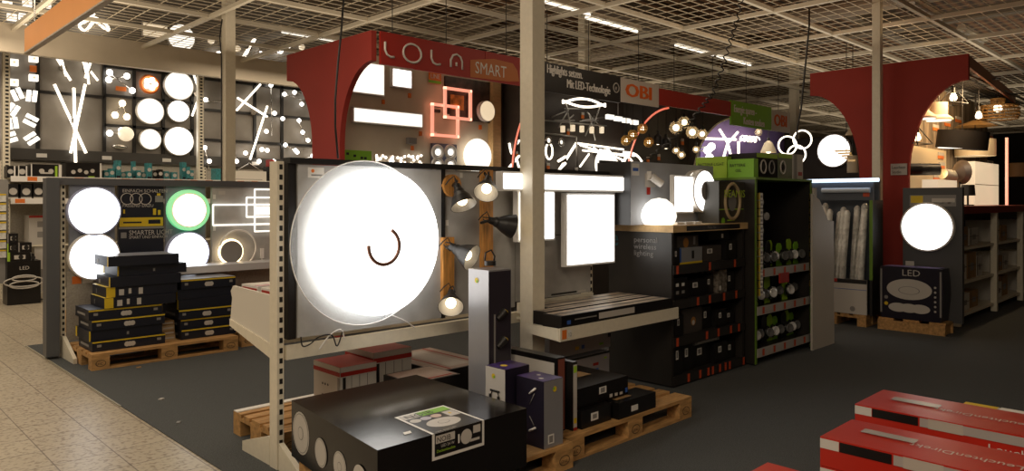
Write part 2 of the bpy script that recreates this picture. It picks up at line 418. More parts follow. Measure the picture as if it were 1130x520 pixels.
decals(m, bx, [('-y', .01, .05, .93, .97, white), ('-y', .2, .24, .95, .985, white), ('-y', .01, .05, .62, .66, white), ('-y', .005, .04, .14, .18, white)])
m.obj('display_board', G)
m = MB().box((3.605, gy-.02, 1.20), (4.43, gy+.01, 1.65), concrete); m.obj('display_board', G)
m = MB().box((3.605, gy-.02, .74), (4.43, gy+.01, 1.19), concrete)
decals(m, (3.605, 4.43, gy-.02, gy, .74, 1.19), [('-y', .45, .8, .02, .05, dark), ('-y', .82, .93, .02, .05, offw)]); m.obj('display_board', G)
m = MB().box((3.62, gy-.05, .66), (4.43, gy-.02, .735), cream); m.obj('crossbeam', G)
# right shelf tray, notched round the column
xs0 = 3.44; xs1 = 4.785; yf = 3.10
m = MB(); m.prism([(xs0, yf), (xs1, yf), (xs1-.05, gy), (3.63, gy), (3.63, 3.385), (xs0, 3.385)], 'z', .615, .63, cream)
m.box((xs0, yf-.012, .558), (xs1, yf, .642), cream); m.prism([(yf, .56), (yf, .64), (3.385, .64), (3.385, .58)], 'x', xs0-.004, xs0+.006, cream)
decals(m, (xs0, xs1, yf-.012, yf, .558, .642), [('-y', .012, .045, .15, .85, orangep), ('-y', .05, .08, .2, .8, white), ('text', '-y', .052, .3, .035, greyp, '12')])
m.obj('shelf', G)
# shelf on the far side with its deep cream end panel
m = MB(); m.prism([(3.80, .58), (3.80, .92), (4.36, .935), (4.395, .90), (4.375, .86), (4.40, .72), (4.39, .69), (3.86, .60)], 'x', 1.885, 1.90, cream_pale)
m.prism([(3.79, .50), (3.80, .645), (4.39, .73), (4.39, .69), (3.86, .575)], 'x', 1.875, 1.885, cream); m.obj('end_panel', G)
MB().box((1.90, 3.78, .66), (3.40, 4.38, .68), cream).obj('shelf', G)
MB().box((1.90, 3.78, .10), (4.42, 3.80, .56), mat('dim_back_panel', (.10, .095, .09), .7)).obj('back_panel', None, 'dark low back sheet', None) if False else None
for i, (x0, y0, m_) in enumerate(((1.93, 4.12, redbox), (1.93, 3.86, redbox), (2.16, 4.10, redbox), (2.16, 3.86, white), (2.40, 4.08, redbox))):
    carton('lamp_carton', ['small red and white carton at the outer near corner of the rear cream shelf', 'small red and white carton beside the gondola upright on the rear shelf',
        'red topped carton second along the outer edge of the rear cream shelf', 'white topped carton second along the rear shelf, next to the boards', 'red topped carton third along the rear cream shelf'][i], 'box',
        (x0, x0+.21, y0, y0+.22, .68, .945), white, [('+z', .04, .96, .04, .96, cream_pale), ('+z', .04, .5, .05, .35, m_), ('-x', .05, .95, .75, .95, m_), ('+z', .55, .8, .05, .3, navy)], 'red and white cartons on the rear shelf')
# cables under the board
for i, pts in enumerate(([(332, 372), (334, 382), (342, 380), (352, 372), (366, 370), (372, 382), (378, 366)], [(352, 386), (364, 370), (376, 364), (380, 374)], [(432, 348), (446, 354), (458, 362)])):
    MB().tube(smooth([PY(u, v, 3.60) for u, v in pts]), .004, plasticw if i else dark, n=6).obj('lamp_cable', None, ['thin black cable loop hanging below the ring lamp board', 'thin white cable looping over the crossbeam below the ring lamp', 'short white cable below the right edge of the ring lamp board'][i], 'cable')
# the huge ring lamp
c = PY(411, 267, 3.62); Dm = depth(c)
t = thing('ring_ceiling_lamp', 'huge round glowing lamp with clear outer disc on the middle grey board', 'ceiling lamp', c)
c2 = PY(415, 267, 3.60)
ro = .475
MB().lathe([(.30, 0), (ro, 0), (ro, .008), (.30, .008)], PY(404, 268, 3.63), (0, -1, 0), glass, n=64).obj('clear_disc', t)
MB().tube(ring_pts(PY(404, 268, 3.618), ro, EX, EZ, 72), .0035, plasticw, closed=True, n=6).obj('disc_edge', t)
MB().lathe([(0, 0), (.425, 0), (.425, .045), (.415, .06), (0, .066)], c2, (0, -1, 0), ledhot, n=64).obj('diffuser', t)
cc = PY(424, 272, 3.52); R_ = .105
MB().tube(ring_pts(cc, R_, EX, EZ, 30, -185, 60), .011, mat('dark_brown', (.20, .10, .07), .35, .4), n=8).obj('brown_arc', t)  # reddish brown open arc standing proud of the diffuser
# linear and square panel lamps on the right half
m_ = panel_lamp('long white linear lamp under the black top rail, right of the spotlights', 547, 189, 684, 212.5, 3.55, th=.06)
panel_lamp('square white panel lamp left of and partly behind the wide column', 566, 210, 607, 265, 3.60)
panel_lamp('tall white panel lamp right of the wide column', 619, 213, 673, 289.5, 3.60)
# ------------------------------------------------------------------ black industrial spotlights
def spot_head(t, p, d, L=.15, r=.075, lm=bulbm):
    p = Vector(p); d = Vector(d).normalized()
    prof = [(.0, 0), (.022, 0), (.026, .03), (.034, .045), (.036, .06), (r*.72, L*.62), (r*.9, L*.86), (r, L), (r*.97, L)]
    MB().lathe(prof, p, d, dark, n=24).obj('shade', t)
    MB().lathe([(r*.965, L-.001), (r*.86, L*.84), (r*.66, L*.62), (.03, .062), (0, .06)], p, d, shadein, n=24).obj('reflector', t)
    MB().ball(p+d*L*.74, .034, lm, n=12).obj('bulb', t)
    m = MB(); s_ = d.orthogonal().normalized()
    m.tube([p+s_*.028+d*.02, p-d*.045+s_*.012, p-d*.045-s_*.012, p-s_*.028+d*.02], .004, dark, n=6)
    m.tube([p+Vector((0, 0, .02)), p+Vector((-.02, .0, .055)), p+Vector((-.045, .02, .03)), p+Vector((-.05, .05, 0))], .004, dark, n=6)
    m.obj('bracket', t)
def vec(u0, v0, y0, u1, v1, y1): return PY(u0, v0, y0), PY(u1, v1, y1)-PY(u0, v0, y0)
t = thing('spotlight', 'black conical spotlight on round wooden disc, top left of the spotlights', 'spotlight', PY(497, 205, 3.66))
b = PY(496, 205, 3.66); MB().cyl(b, b-Vector((0, .035, 0)), .072, oak, n=28).obj('mount', t); MB().cyl(b-Vector((0, .035, 0)), PY(504, 200, 3.53), .010, dark).obj('arm', t)
p, d = vec(504, 204, 3.52, 514, 233, 3.42); spot_head(t, p, d, .155, .085)
t = thing('double_spotlight', 'upright wooden bar with two black spotlights behind the wide column side', 'spotlight', PY(534, 300, 3.66))
a = PY(529, 186, 3.66); e = PY(541, 305, 3.66); MB().box((a.x, 3.62, e.z), (e.x-.01, 3.66, a.z-.01), oak).obj('wooden_bar', t)
MB().cyl(PY(534, 190, 3.64), PY(538, 196, 3.55), .010, dark).obj('arm', t); p, d = vec(539, 196, 3.54, 535, 220, 3.44); spot_head(t, p, d, .15, .082)
MB().cyl(PY(531, 246, 3.64), PY(538, 244, 3.55), .010, dark).obj('arm', t); p, d = vec(540, 243, 3.50, 566, 250, 3.44); spot_head(t, p, d, .17, .082)
t = thing('double_spotlight', 'short upright wooden bar with two black spotlights, below the round disc mount', 'spotlight', PY(490, 331, 3.66))
a = PY(485, 262, 3.66); e = PY(497, 331, 3.66); MB().box((a.x, 3.62, e.z), (e.x, 3.66, a.z), oak).obj('wooden_bar', t)
MB().cyl(PY(491, 273, 3.64), PY(497, 272, 3.54), .010, dark).obj('arm', t); p, d = vec(497, 272, 3.52, 520, 284, 3.38); spot_head(t, p, d, .17, .085)
MB().cyl(PY(493, 328, 3.64), PY(497, 322, 3.56), .010, dark).obj('arm', t); p, d = vec(498, 322, 3.54, 497, 350, 3.40); spot_head(t, p, d, .14, .08)
t = thing('spotlight', 'small black spotlight bracket standing on the tall silver carton', 'spotlight', PY(541, 292, 3.15))
MB().cyl(PY(541, 293, 3.15), PY(541, 288, 3.15), .035, dark).obj('base', t)
MB().tube([PY(535, 288, 3.15), PY(536, 279, 3.15), PY(542, 276, 3.15), PY(546, 283, 3.15), PY(545, 288, 3.15)], .005, dark).obj('bracket', t)
# ------------------------------------------------------------------ pallets
def pallet(label, x, y, L=1.2, W=.8, ends='y', rot=0, nails=True):
    """long side along x"""
    t = thing('wooden_pallet', label, 'pallet', (x+L/2, y+W/2, 0), 'wooden pallets')
    ov = lambda m, nm: m.obj(nm, t)
    for j, yy in enumerate((y, y+W/2-.07, y+W-.1)):
        ww = .1 if j != 1 else .14
        ov(MB().box((x, yy, 0), (x+L, yy+ww, .022), wood), 'bottom_board')
        for xx in (x, x+L/2-.07, x+L-.14):
            m = MB().box((xx, yy, .022), (xx+.14, yy+ww, .1), wood)
            if j == 0:
                cxx = xx+.07
                m.quad([Vector((cxx+.042*math.cos(k*math.pi/10), yy-.0012, .061+.028*math.sin(k*math.pi/10))) for k in range(20)], mat('burnt_stamp', (.10, .06, .03), .8))
                m.quad([Vector((cxx+.036*math.cos(k*math.pi/10), yy-.0018, .061+.023*math.sin(k*math.pi/10))) for k in range(20)], wood)
                m.text('uic' if xx == x else 'EPAL', (cxx-(.036 if xx == x else .03), yy, .048), EX, EZ, .045 if xx == x else .026, MATS['burnt_stamp'], depth=.0025)
            ov(m, 'block')
    for xx in (x, x+L/2-.07, x+L-.14): ov(MB().box((xx, y, .1), (xx+.14, y+W, .122), wood), 'cross_board')
    for k, (a_, b_) in enumerate(((0, .145), (.19, .29), (.327, .473), (.51, .61), (.655, .8))):
        k_ = W/.8; ov(MB().box((x, y+a_*k_, .122), (x+L, y+b_*k_, .144), wood), 'top_board')
    return t
pallet('wooden pallet under the left stacks of black and yellow cartons', 1.77, 6.92, 1.27, .77)
pallet('bare wooden pallet on the carpet behind the gondola upright', 1.93, 3.84, 1.2, .62)
pallet('wooden pallet under the big black carton in front of the gondola', 1.80, 2.60, 1.2, .78)
pallet('wooden pallet with burnt stamp right of the big black carton', 3.02, 2.655, 1.25, .72)
pallet('wooden pallet below the small cabinet boxes and wall stand behind left stacks', 3.12, 7.02, 1.0, .7)
# white paper strip on the back pallet
MB().box((1.93, 4.40, .144), (2.6, 4.455, .150), white).obj('paper_strip', None, 'white strip lying along the edge of the bare pallet', 'strip')
# ------------------------------------------------------------------ big black carton and neighbours
bx = (1.67, 2.56, 2.52, 3.46, .146, .43)
m = MB(); m.box((bx[0], bx[2], bx[4]), (bx[1], bx[3], bx[5]), blkgloss)
dd = []
for a, b, r in ((.135, .52, .105), (.40, .42, .068), (.62, .40, .068), (.84, .40, .068)):
    dd += [('disc', '-x', a, b, r, offw), ('disc', '-x', a, b, r*.93, greyp), ('disc', '-x', a, b, r*.88, offw), ('disc', '-x', a, b, r*.32, greyp), ('disc', '-x', a, b, r*.27, offw)]
decals(m, bx, dd[:8]); decals(m, bx, dd[8:])
def q(u, v, z=bx[5]): p = PZ(u, v, z); return p
A, B_, Cc, Dd = q(427, 464.5), q(485.5, 448.5), q(533, 464.5), q(474, 483.5)
lx0, ly1 = A.x, A.y
ly0 = bx[2]; sx0 = PY(474, 484, 2.52).x; sx1 = PY(533, 465, 2.52).x
zt = bx[5]
# label folded over the front edge
hy1 = B_.y; LH = hy1-ly0
def lab(m, x0, x1, y0, y1, e, mt): m.quad([(x0, y0, zt+e), (x1, y0, zt+e), (x1, y1, zt+e), (x0, y1, zt+e)], mt)
def labf(m, x0, x1, z0, z1, e, mt): m.quad([(x0, ly0-e, z0), (x1, ly0-e, z0), (x1, ly0-e, z1), (x0, ly0-e, z1)], mt)
lab(m, sx0, sx1, ly0, hy1, .001, white); lab(m, sx0+.014, sx1-.014, ly0, hy1-.014, .0015, blk)
labf(m, sx0, sx1, .315, zt, .001, white); labf(m, sx0+.014, sx1-.014, .329, zt, .0015, blk)
ww = sx1-sx0
lab(m, sx0+.014, sx0+ww*.36, hy1-.24*LH, hy1-.05*LH, .002, offw); m.text('NOIB', (sx0+.03, hy1-.22*LH, zt), EX, EY, .2*LH, blk, depth=.003, sx=1.1)
lab(m, sx0+ww*.38, sx1-.014, hy1-.24*LH, hy1-.05*LH, .002, greenp); lab(m, sx1-ww*.27, sx1-.02, hy1-.52*LH, hy1-.27*LH, .002, offw)
lab(m, sx1-ww*.2, sx1-.05, hy1-.42*LH, hy1-.35*LH, .0025, yellow)
def ell(cx, cy, rx, ry, e, mt): m.quad([(cx+rx*math.cos(k*math.pi/14), cy+ry*math.sin(k*math.pi/14), zt+e) for k in range(28)], mt)
for k in range(3): ell(sx0+ww*(.16+.2*k), hy1-.36*LH, .030, .08*LH, .002, [offw, mat('lilac_print', (.5, .47, .55), .5), mat('peach_print', (.6, .45, .38), .5)][k])
ell(sx0+ww*.48, ly0+.34*LH, .095, .19*LH, .002, offw); ell(sx0+ww*.48, ly0+.34*LH, .034, .07*LH, .0025, greyp); ell(sx0+ww*.48, ly0+.34*LH, .030, .06*LH, .003, offw)
m.text('rund, weiss, LED', (sx0+.03, ly0+.03*LH, zt), EX, EY, .018, offw, depth=.002)
labf(m, sx0+.02, sx0+ww*.42, .385, .42, .002, offw); m.text('NOIB', (sx0+.025, ly0, .39), EX, EZ, .034, blk, depth=.003)
m.text('LED 24 W', (sx0+.05, ly0, .365), EX, EZ, .018, offw, depth=.002); m.text('Deckenleuchte', (sx0+.025, ly0, .345), EX, EZ, .018, limep, depth=.002)
m.quad([(sx0+ww*.64+.034*math.cos(k*math.pi/12), ly0-.002, .38+.034*math.sin(k*math.pi/12)) for k in range(24)], offw)
labf(m, sx0+ww*.48, sx0+ww*.51, .36, .40, .002, white); labf(m, sx1-.07, sx1-.025, .385, .42, .002, offw); labf(m, sx1-.09, sx1-.03, .35, .362, .002, offw)
m.quad([(1.86, 2.60, zt+.002), (1.90, 2.60, zt+.002), (1.91, 2.63, zt+.002), (1.87, 2.63, zt+.002)], white)
for v in m.v:
    t_ = (v.y-2.52)/.94; s_ = (v.x-1.67)/.89; v.x = (1.69+.11*t_)*(1-s_)+(2.56+.03*t_)*s_
m.obj('large_lamp_carton', None, 'very large flat glossy black carton with printed round lamps and folded white label', 'box', bevel=0)
# red topped cartons behind it
def redtop(label, x0, x1, y0, y1, z1):
    m = MB().box((x0, y0, .146), (x1, y1, z1), offw); bx = (x0, x1, y0, y1, .146, z1)
    ds = [('+z', 0, 1, 0, 1, mat('red_lid', (.55, .05, .03), .35, noise=.15, scale=6)), ('-x', 0, 1, .90, 1, offw), ('-x', 0, 1, .80, .89, redp), ('-y', 0, 1, .90, 1, offw), ('-y', 0, 1, .80, .89, redp), ('-y', .06, .14, 0, .78, dark), ('-x', .92, 1, 0, .78, greyp)]
    decals(m, bx, ds)
    for k in range(3):
        a = .3+.22*k
        decals(m, bx, [('-y', a, a+.012, .35, .78, dark), ('disc', '-y', a+.006, .42, .016, dark)])
        m.tube([face_pt(bx, '-y', a-.06, .1, .003), face_pt(bx, '-y', a+.006, .36, .003), face_pt(bx, '-y', a+.07, .1, .003)], .0015, dark, n=4)
    for k in range(6): decals(m, bx, [('disc', '-x', .35+.1*(k % 3), .3+.25*(k//3), .008, dark)])
    m.obj('lamp_carton', None, label, 'box', 'red topped cartons behind the big black carton')
redtop('near white carton with red lid and printed pendant lamps, behind the big black carton', 2.22, 2.48, 3.86, 4.16, .51) if False else None
redtop('left white carton with red lid, behind the big black carton', 2.36, 2.62, 3.92, 4.24, .43)
redtop('right white carton with red lid, standing behind its left twin', 2.64, 2.94, 3.98, 4.32, .47)
a = PZ(457, 390, .36)
carton('long_lamp_carton', 'long low carton with pale top and red stripes, behind the tall silver carton', 'box', (2.98, 3.42, 3.72, 4.40, .10, .34), blk,
       [('+z', .02, .98, .02, .98, mat('rosy_print', (.42, .32, .27), .3)), ('+z', .2, .24, .02, .98, redp), ('+z', .8, .84, .02, .98, redp), ('+z', .3, .7, .1, .9, offw)])
carton('long_lamp_carton', 'low dark carton with worn pale lid between the red lidded cartons and silver carton', 'box', (2.62, 2.98, 3.52, 3.84, .146, .36), blk, [('+z', .03, .97, .05, .95, MATS['rosy_print']), ('+z', .1, .9, .1, .16, redp)])
# tall silver carton
x0, y0 = 2.80, 3.06; y1 = PX(517, 300, x0).y; x1 = PY(564, 300, y0).x
m = MB().box((x0, y0, .146), (x1, y1, 1.055), silver); bx = (x0, x1, y0, y1, .146, 1.055)
decals(m, bx, [('-y', .02, .98, .01, .99, mat('dark_violet_print', (.03, .025, .035), .3)), ('-y', .22, .3, .1, .72, greyp), ('disc', '-x', .42, .93, .016, yellow), ('disc', '-x', .45, .925, .008, greenp), ('-x', .35, .75, .03, .05, offw)])
for k, z in enumerate((.78, .62, .40)):
    p = Vector((x0+.10, y0-.004, z))
    m.cyl(p+Vector((-.035, 0, -.01)), p+Vector((.02, 0, .03)), .016, dark, r1=.028, n=14); m.cyl(p+Vector((.021, -.001, .031)), p+Vector((.024, -.001, .034)), .023, orangep if k == 9 else yellow, n=14)
m.obj('tall_lamp_carton', None, 'tall narrow silver carton with printed spotlights left of the wide column', 'box')
x0, y0 = 2.73, 2.85; y1 = PX(536, 410, x0).y; x1 = PY(584, 410, y0).x; y1 = min(y1, 3.055)
m = MB().box((x0, y0, .146), (x1, y1, .535), mat('violet_black_carton', (.012, .009, .022), .45)); bx = (x0, x1, y0, y1, .146, .535)
decals(m, bx, [('-x', 0, 1, 0, 1, offw), ('+z', 0, 1, 0, 1, purple), ('disc', '+z', .35, .5, .022, yellow), ('disc', '-x', .42, .88, .014, yellow), ('disc', '-x', .46, .87, .007, greenp),
    ('-x', .25, .75, .66, .69, dark), ('-x', .2, .34, .55, .62, dark), ('-x', .62, .76, .54, .61, dark), ('disc', '-x', .22, .56, .008, orangep), ('disc', '-x', .74, .55, .008, orangep)])
m.tube([face_pt(bx, '-x', a_, b_, .003) for a_, b_ in ((.27, .6), (.38, .68), (.62, .68), (.7, .6))], .003, dark, n=5)
m.obj('lamp_carton', None, 'white and violet carton with printed two armed spotlight, in front of the silver carton', 'box')
x0, y0 = 2.79, 2.62; y1 = PX(570, 430, x0).y; x1 = PY(621, 430, y0).x; y1 = min(y1, 2.845)
m = MB().box((x0, y0, .146), (x1, y1, .50), MATS['violet_black_carton']); bx = (x0, x1, y0, y1, .146, .50)
decals(m, bx, [('-y', 0, 1, 0, 1, silver), ('+z', 0, 1, 0, 1, purple), ('disc', '+z', .3, .3, .014, offw), ('disc', '+z', .6, .6, .012, offw), ('disc', '-y', .55, .86, .015, yellow), ('disc', '-y', .5, .87, .007, greenp), ('-y', .18, .5, .06, .2, white), ('-y', .24, .44, .08, .18, greyp)])
for (p1, p2) in (((.5, .78), (.72, .88)), ((.5, .22), (.72, .29))):
    A_ = face_pt(bx, '-x', *p1, .004); B2 = face_pt(bx, '-x', *p2, .004); m.tube([A_, B2], .006, plasticw, n=6)
for p1, p2 in (((.5, .62), (.68, .8)), ((.5, .44), (.66, .32))): m.tube([face_pt(bx, '-x', *p1, .003), face_pt(bx, '-x', *p2, .003)], .002, greyp, n=4)
m.obj('lamp_carton', None, 'violet and silver carton standing at the right end of the near pallet', 'box')
# flat packs and dark cartons on the stamped pallet
m = MB(); m.box((3.045, 2.76, .146), (3.115, 3.36, .565), blk); bx = (3.045, 3.115, 2.76, 3.36, .146, .565)
decals(m, bx, [('-x', .02, .97, .02, .93, offw), ('-x', .06, .2, .72, .86, limep), ('-x', .21, .26, .74, .84, bluep), ('-x', .1, .2, .62, .7, orangep), ('-y', .1, .9, .02, .98, mat('rust_print', (.2, .06, .04), .4))])
m.obj('flat_lamp_carton', None, 'wide flat carton with pale printed face standing on edge beside the column', 'box')
m = MB(); m.box((3.135, 2.72, .146), (3.175, 3.34, .535), dark); bx = (3.135, 3.175, 2.72, 3.34, .146, .535)
decals(m, bx, [('-y', .1, .9, .04, .96, offw), ('-y', .15, .85, .84, .94, limep), ('-y', .2, .8, .1, .18, yellow), ('-y', .1, .9, 0, .04, redp)])
m.obj('flat_lamp_carton', None, 'slim flat carton with long pale edge strip standing right of the wide flat one', 'box')
carton('dark_lamp_carton', 'lower long black carton with white code sticker on the stamped pallet', 'box', (3.19, 3.46, 2.70, 3.3, .146, .248), blk, [('-y', .3, .55, .3, .75, white), ('-y', .36, .5, .4, .65, greyp)])
carton('dark_lamp_carton', 'upper black carton with white stickers stacked on the stamped pallet', 'box', (3.19, 3.68, 2.74, 3.32, .25, .365), blkgloss,
       [('-y', .42, .56, .45, .8, white), ('-y', .45, .53, .5, .75, greyp), ('-y', .62, .68, .12, .3, offw), ('-y', .72, .78, .12, .28, offw), ('-y', .82, .88, .12, .26, offw), ('-y', .93, .98, .15, .4, bluep), ('+z', .05, .35, .4, .9, offw), ('+z', .45, .7, .3, .5, brownc)], top=blk)
carton('dark_lamp_carton', 'filler black carton carrying the right end of the upper black carton', 'box', (3.47, 3.70, 2.84, 3.3, .146, .248), blk)
carton('dark_lamp_carton', 'small low black carton in front on the stamped pallet', 'box', (3.49, 3.87, 2.665, 2.82, .146, .245), blk, [('-y', .32, .5, .25, .6, white), ('+z', .1, .5, .3, .8, brownc)])
m = MB().box((3.45, 2.735, .25), (3.56, 2.74, .29), white); 
# boxes below and on the right shelf
carton('printed_carton', 'upper white carton with coloured marks under the right shelf', 'box', (3.72, 4.40, 3.44, 3.63, .345, .50), mat('pale_lilac_print', (.36, .35, .38), .5), [('-y', .4, .46, .2, .35, yellow), ('-y', .5, .55, .2, .38, bluep), ('-y', .8, .87, .2, .3, greenp), ('-y', .95, 1, .5, .7, dark)])
carton('printed_carton', 'lower white carton with red and blue marks under the right shelf', 'box', (3.72, 4.36, 3.42, 3.63, .15, .325), MATS['pale_lilac_print'], [('-y', .7, .8, .5, .62, redp), ('-y', .7, .8, .25, .38, bluep), ('-y', .9, .95, .7, .78, limep), ('-y', 0, 1, .92, 1, dark)])
pk = [(3.47, 4.72, 3.105, 3.27, 'front'), (3.50, 4.70, 3.275, 3.384, 'middle'), (3.66, 4.70, 3.40, 3.60, 'back')]
for i, (a, b, c_, d_, w_) in enumerate(pk):
    z1 = .715 if i == 0 else .72
    carton('long_tube_carton', w_+' long black carton with silvery top lying on the right shelf', 'box', (a, b, c_, d_, .632, z1), blk,
        [('+z', .02, .98, .05, .95, mat('bronze_print', (.48, .38, .28), .3, noise=.35, scale=9)), ('+z', .02, .98, .4, .55, blk), ('-y', .3, .62, .3, .8, offw), ('-y', .04, .07, .3, .6, bluep), ('-y', .1, .28, .55, .65, greyp)], 'long cartons on the right shelf')
# ------------------------------------------------------------------ left gondola with round lamps
by = 7.75
G2 = thing('display_gondola', 'left gondola with four glowing round lamps behind the black and yellow carton stacks', 'shelf', (1.8, by+.1, 0))
MB().box((1.60, by-.06, .03), (1.705, by+.08, 1.66), greym).obj('end_board', G2)
for x in (1.725, 2.86, 3.95): m = MB(); upright(m, x, by, 1.6); m.obj('upright', G2)
m = MB(); m.prism([(by, 0), (by-.42, 0), (by-.42, .05), (by-.05, .20), (by, .2)], 'x', 1.73, 1.76, cream); m.obj('foot', G2)
MB().box((1.62, by-.04, 1.60), (4.0, by+.04, 1.665), greym).obj('top_rail', G2)
p0 = PY(72, 208, by); pb = PY(72, 305, by)
def board_uv(m, u0, u1, v0, mt, z0, z1, y=by, yo=.02): a = PY(u0, v0, y); b = PY(u1, v0, y); m.box((a.x, y-yo, z0), (b.x, y+.02, z1), mt); return (a.x, b.x, y-yo, y, z0, z1)
bluegrey = mat('blue_grey_board', (.20, .22, .27), .4, noise=.15, scale=4)
m = MB(); board_uv(m, 76, 126, 208, bluegrey, .80, 1.6); m.obj('display_board', G2)
m = MB(); bx = board_uv(m, 130, 180, 208, navy, .80, 1.6)
decals(m, bx, [('-y', .02, .98, .50, .61, yellow), ('-y', .1, .5, .54, .56, navy), ('-y', .65, .92, .53, .58, navy), ('-y', 0, 1, .47, .495, greyp), ('-y', .8, .98, .80, .88, greyp), ('-y', .84, .92, .88, .91, yellow), ('-y', .75, .82, .64, .72, yellow), ('-y', .86, .92, .64, .70, yellow), ('-y', .1, .14, .66, .71, yellow), ('-y', .05, .17, .36, .43, greyp)])
for k in range(3): m.tube(ring_pts(face_pt(bx, '-y', .18+.2*k, .84, .004), .055, EX, EZ, 20), .004, offw, closed=True, n=5)
m.text('SMARTER LICHT', face_pt(bx, '-y', .22, .395), EX, EZ, .066, offw, sx=.86); m.text('SMART UND EINFACH', face_pt(bx, '-y', .22, .35), EX, EZ, .04, offw, sx=.9)
m.text('EINFACH SCHALTEN', face_pt(bx, '-y', .08, .92), EX, EZ, .045, offw); m.text('PASSEND DAZU', face_pt(bx, '-y', .08, .74), EX, EZ, .04, offw)
m.obj('information_board', G2)
m = MB(); board_uv(m, 182, 226, 208, bluegrey, .80, 1.6); m.obj('display_board', G2)
m = MB(); bx = board_uv(m, 233, 330, 208, concrete, .80, 1.6); decals(m, bx, [('-y', .07, .14, .9, .95, offw), ('-y', .01, .04, .84, .9, white), ('-y', .01, .04, .42, .48, white)]); m.obj('display_board', G2)
m = MB().box((1.77, by-.02, .15), (3.95, by, .79), perf)
decals(m, (1.77, 3.95, by-.02, by, .15, .79), [('-y', .02, .055, .82, .93, orangep), ('-y', .06, .10, .82, .93, white)]); m.obj('back_panel', G2)
MB().box((2.62, by-.36, .73), (3.98, by-.02, .80), mat('pale_shelf', (.6, .6, .62), .35)).obj('shelf', G2)
ldg = 'round lamps on the left gondola'
disc_lamp('upper left white round lamp with blue rim on the left gondola', 103, 233, 27, y=by-.03, lm=ledcool, rim=mat('blue_rim', (.45, .5, .75), .3), group=ldg)
disc_lamp('lower left white round lamp half hidden by the tall carton stack', 103, 283, 26, y=by-.03, lm=ledcool, group=ldg)
t, c, r = disc_lamp('white round lamp with bright green ring on the left gondola', 207, 232, 22.5, y=by-.03, lm=ledcool, rim=ledgreen, ringw=.2, group=ldg)
MB().tube(ring_pts(c+Vector((0, -.055, 0)), r*.80, EX, EZ, 40), .004, ledred, closed=True, n=5).obj('red_ring', t)
disc_lamp('white round lamp with pale blue rim under the green ringed lamp', 206, 279, 23.5, y=by-.03, lm=ledcool, rim=MATS['blue_rim'], group=ldg)
# rectangles lamp and shadow ring lamp
def rect_loop(u0, v0, u1, v1, y): a = PY(u0, v0, y); b = PY(u1, v1, y); return [(a.x, y, a.z), (b.x, y, a.z), (b.x, y, b.z), (a.x, y, b.z)]
t = thing('rectangle_frame_lamp', 'lamp of three overlapping thin lit rectangles above the dark round wall lamp', 'wall lamp', PY(285, 235, by))
for k, (a, b, c_, d_) in enumerate(((235, 226, 312, 247), (272, 218, 312, 239), (281, 209, 301, 255))):
    L_ = rect_loop(a, b, c_, d_, by-.05-.02*k)
    mm = MB()
    for i in range(4): mm.tube([L_[i], L_[(i+1) % 4]], .010, ledsoft, n=5)
    mm.obj('light_frame', t)
a = PY(283, 228, by-.03); b = PY(298, 237, by-.03); MB().box((a.x, by-.05, b.z), (b.x, by-.02, a.z), ledsoft).obj('driver_box', t)
MB().box((PY(303, 230, by-.03).x, by-.05, PY(303, 238, by).z), (PY(309, 230, by-.03).x, by-.02, PY(303, 228, by).z), yellow).obj('yellow_tag', None, 'small yellow tag on the grey board beside the lit rectangles', 'tag')
t = thing('eclipse_wall_lamp', 'dark round wall lamp with glowing crescent and thin outer ring', 'wall lamp', PY(263, 273, by))
c = PY(263, 274, by-.06); r = 20*depth(c)/FPX
MB().tube(ring_pts(c, r, EX, EZ, 48), .010, plasticw, closed=True).obj('outer_ring', t)
c3 = PY(256, 278, by-.09); MB().cyl(c3+Vector((0, .03, 0)), c3, r*.60, greyp, n=40).obj('shade_disc', t)
MB().tube(ring_pts(c3+Vector((0, .03, 0)), r*.64, EX, EZ, 48), .012, ledwarm, closed=True).obj('light_ring', t)
t = thing('cable_handset', 'small white handset switch with cord right of the dark round wall lamp', 'switch', PY(289, 290, by))
p = PY(289, 274, by-.04); q_ = PY(289, 285, by-.04); MB().box((p.x-.02, by-.05, q_.z), (p.x+.02, by-.03, p.z), plasticw).obj('handset', t)
MB().tube([PY(*k, by-.04) for k in ((289, 285), (287, 290), (287.5, 294), (289.5, 295), (290.5, 291), (289.5, 286))], .006, plasticw, closed=True, n=5).obj('cord', t)
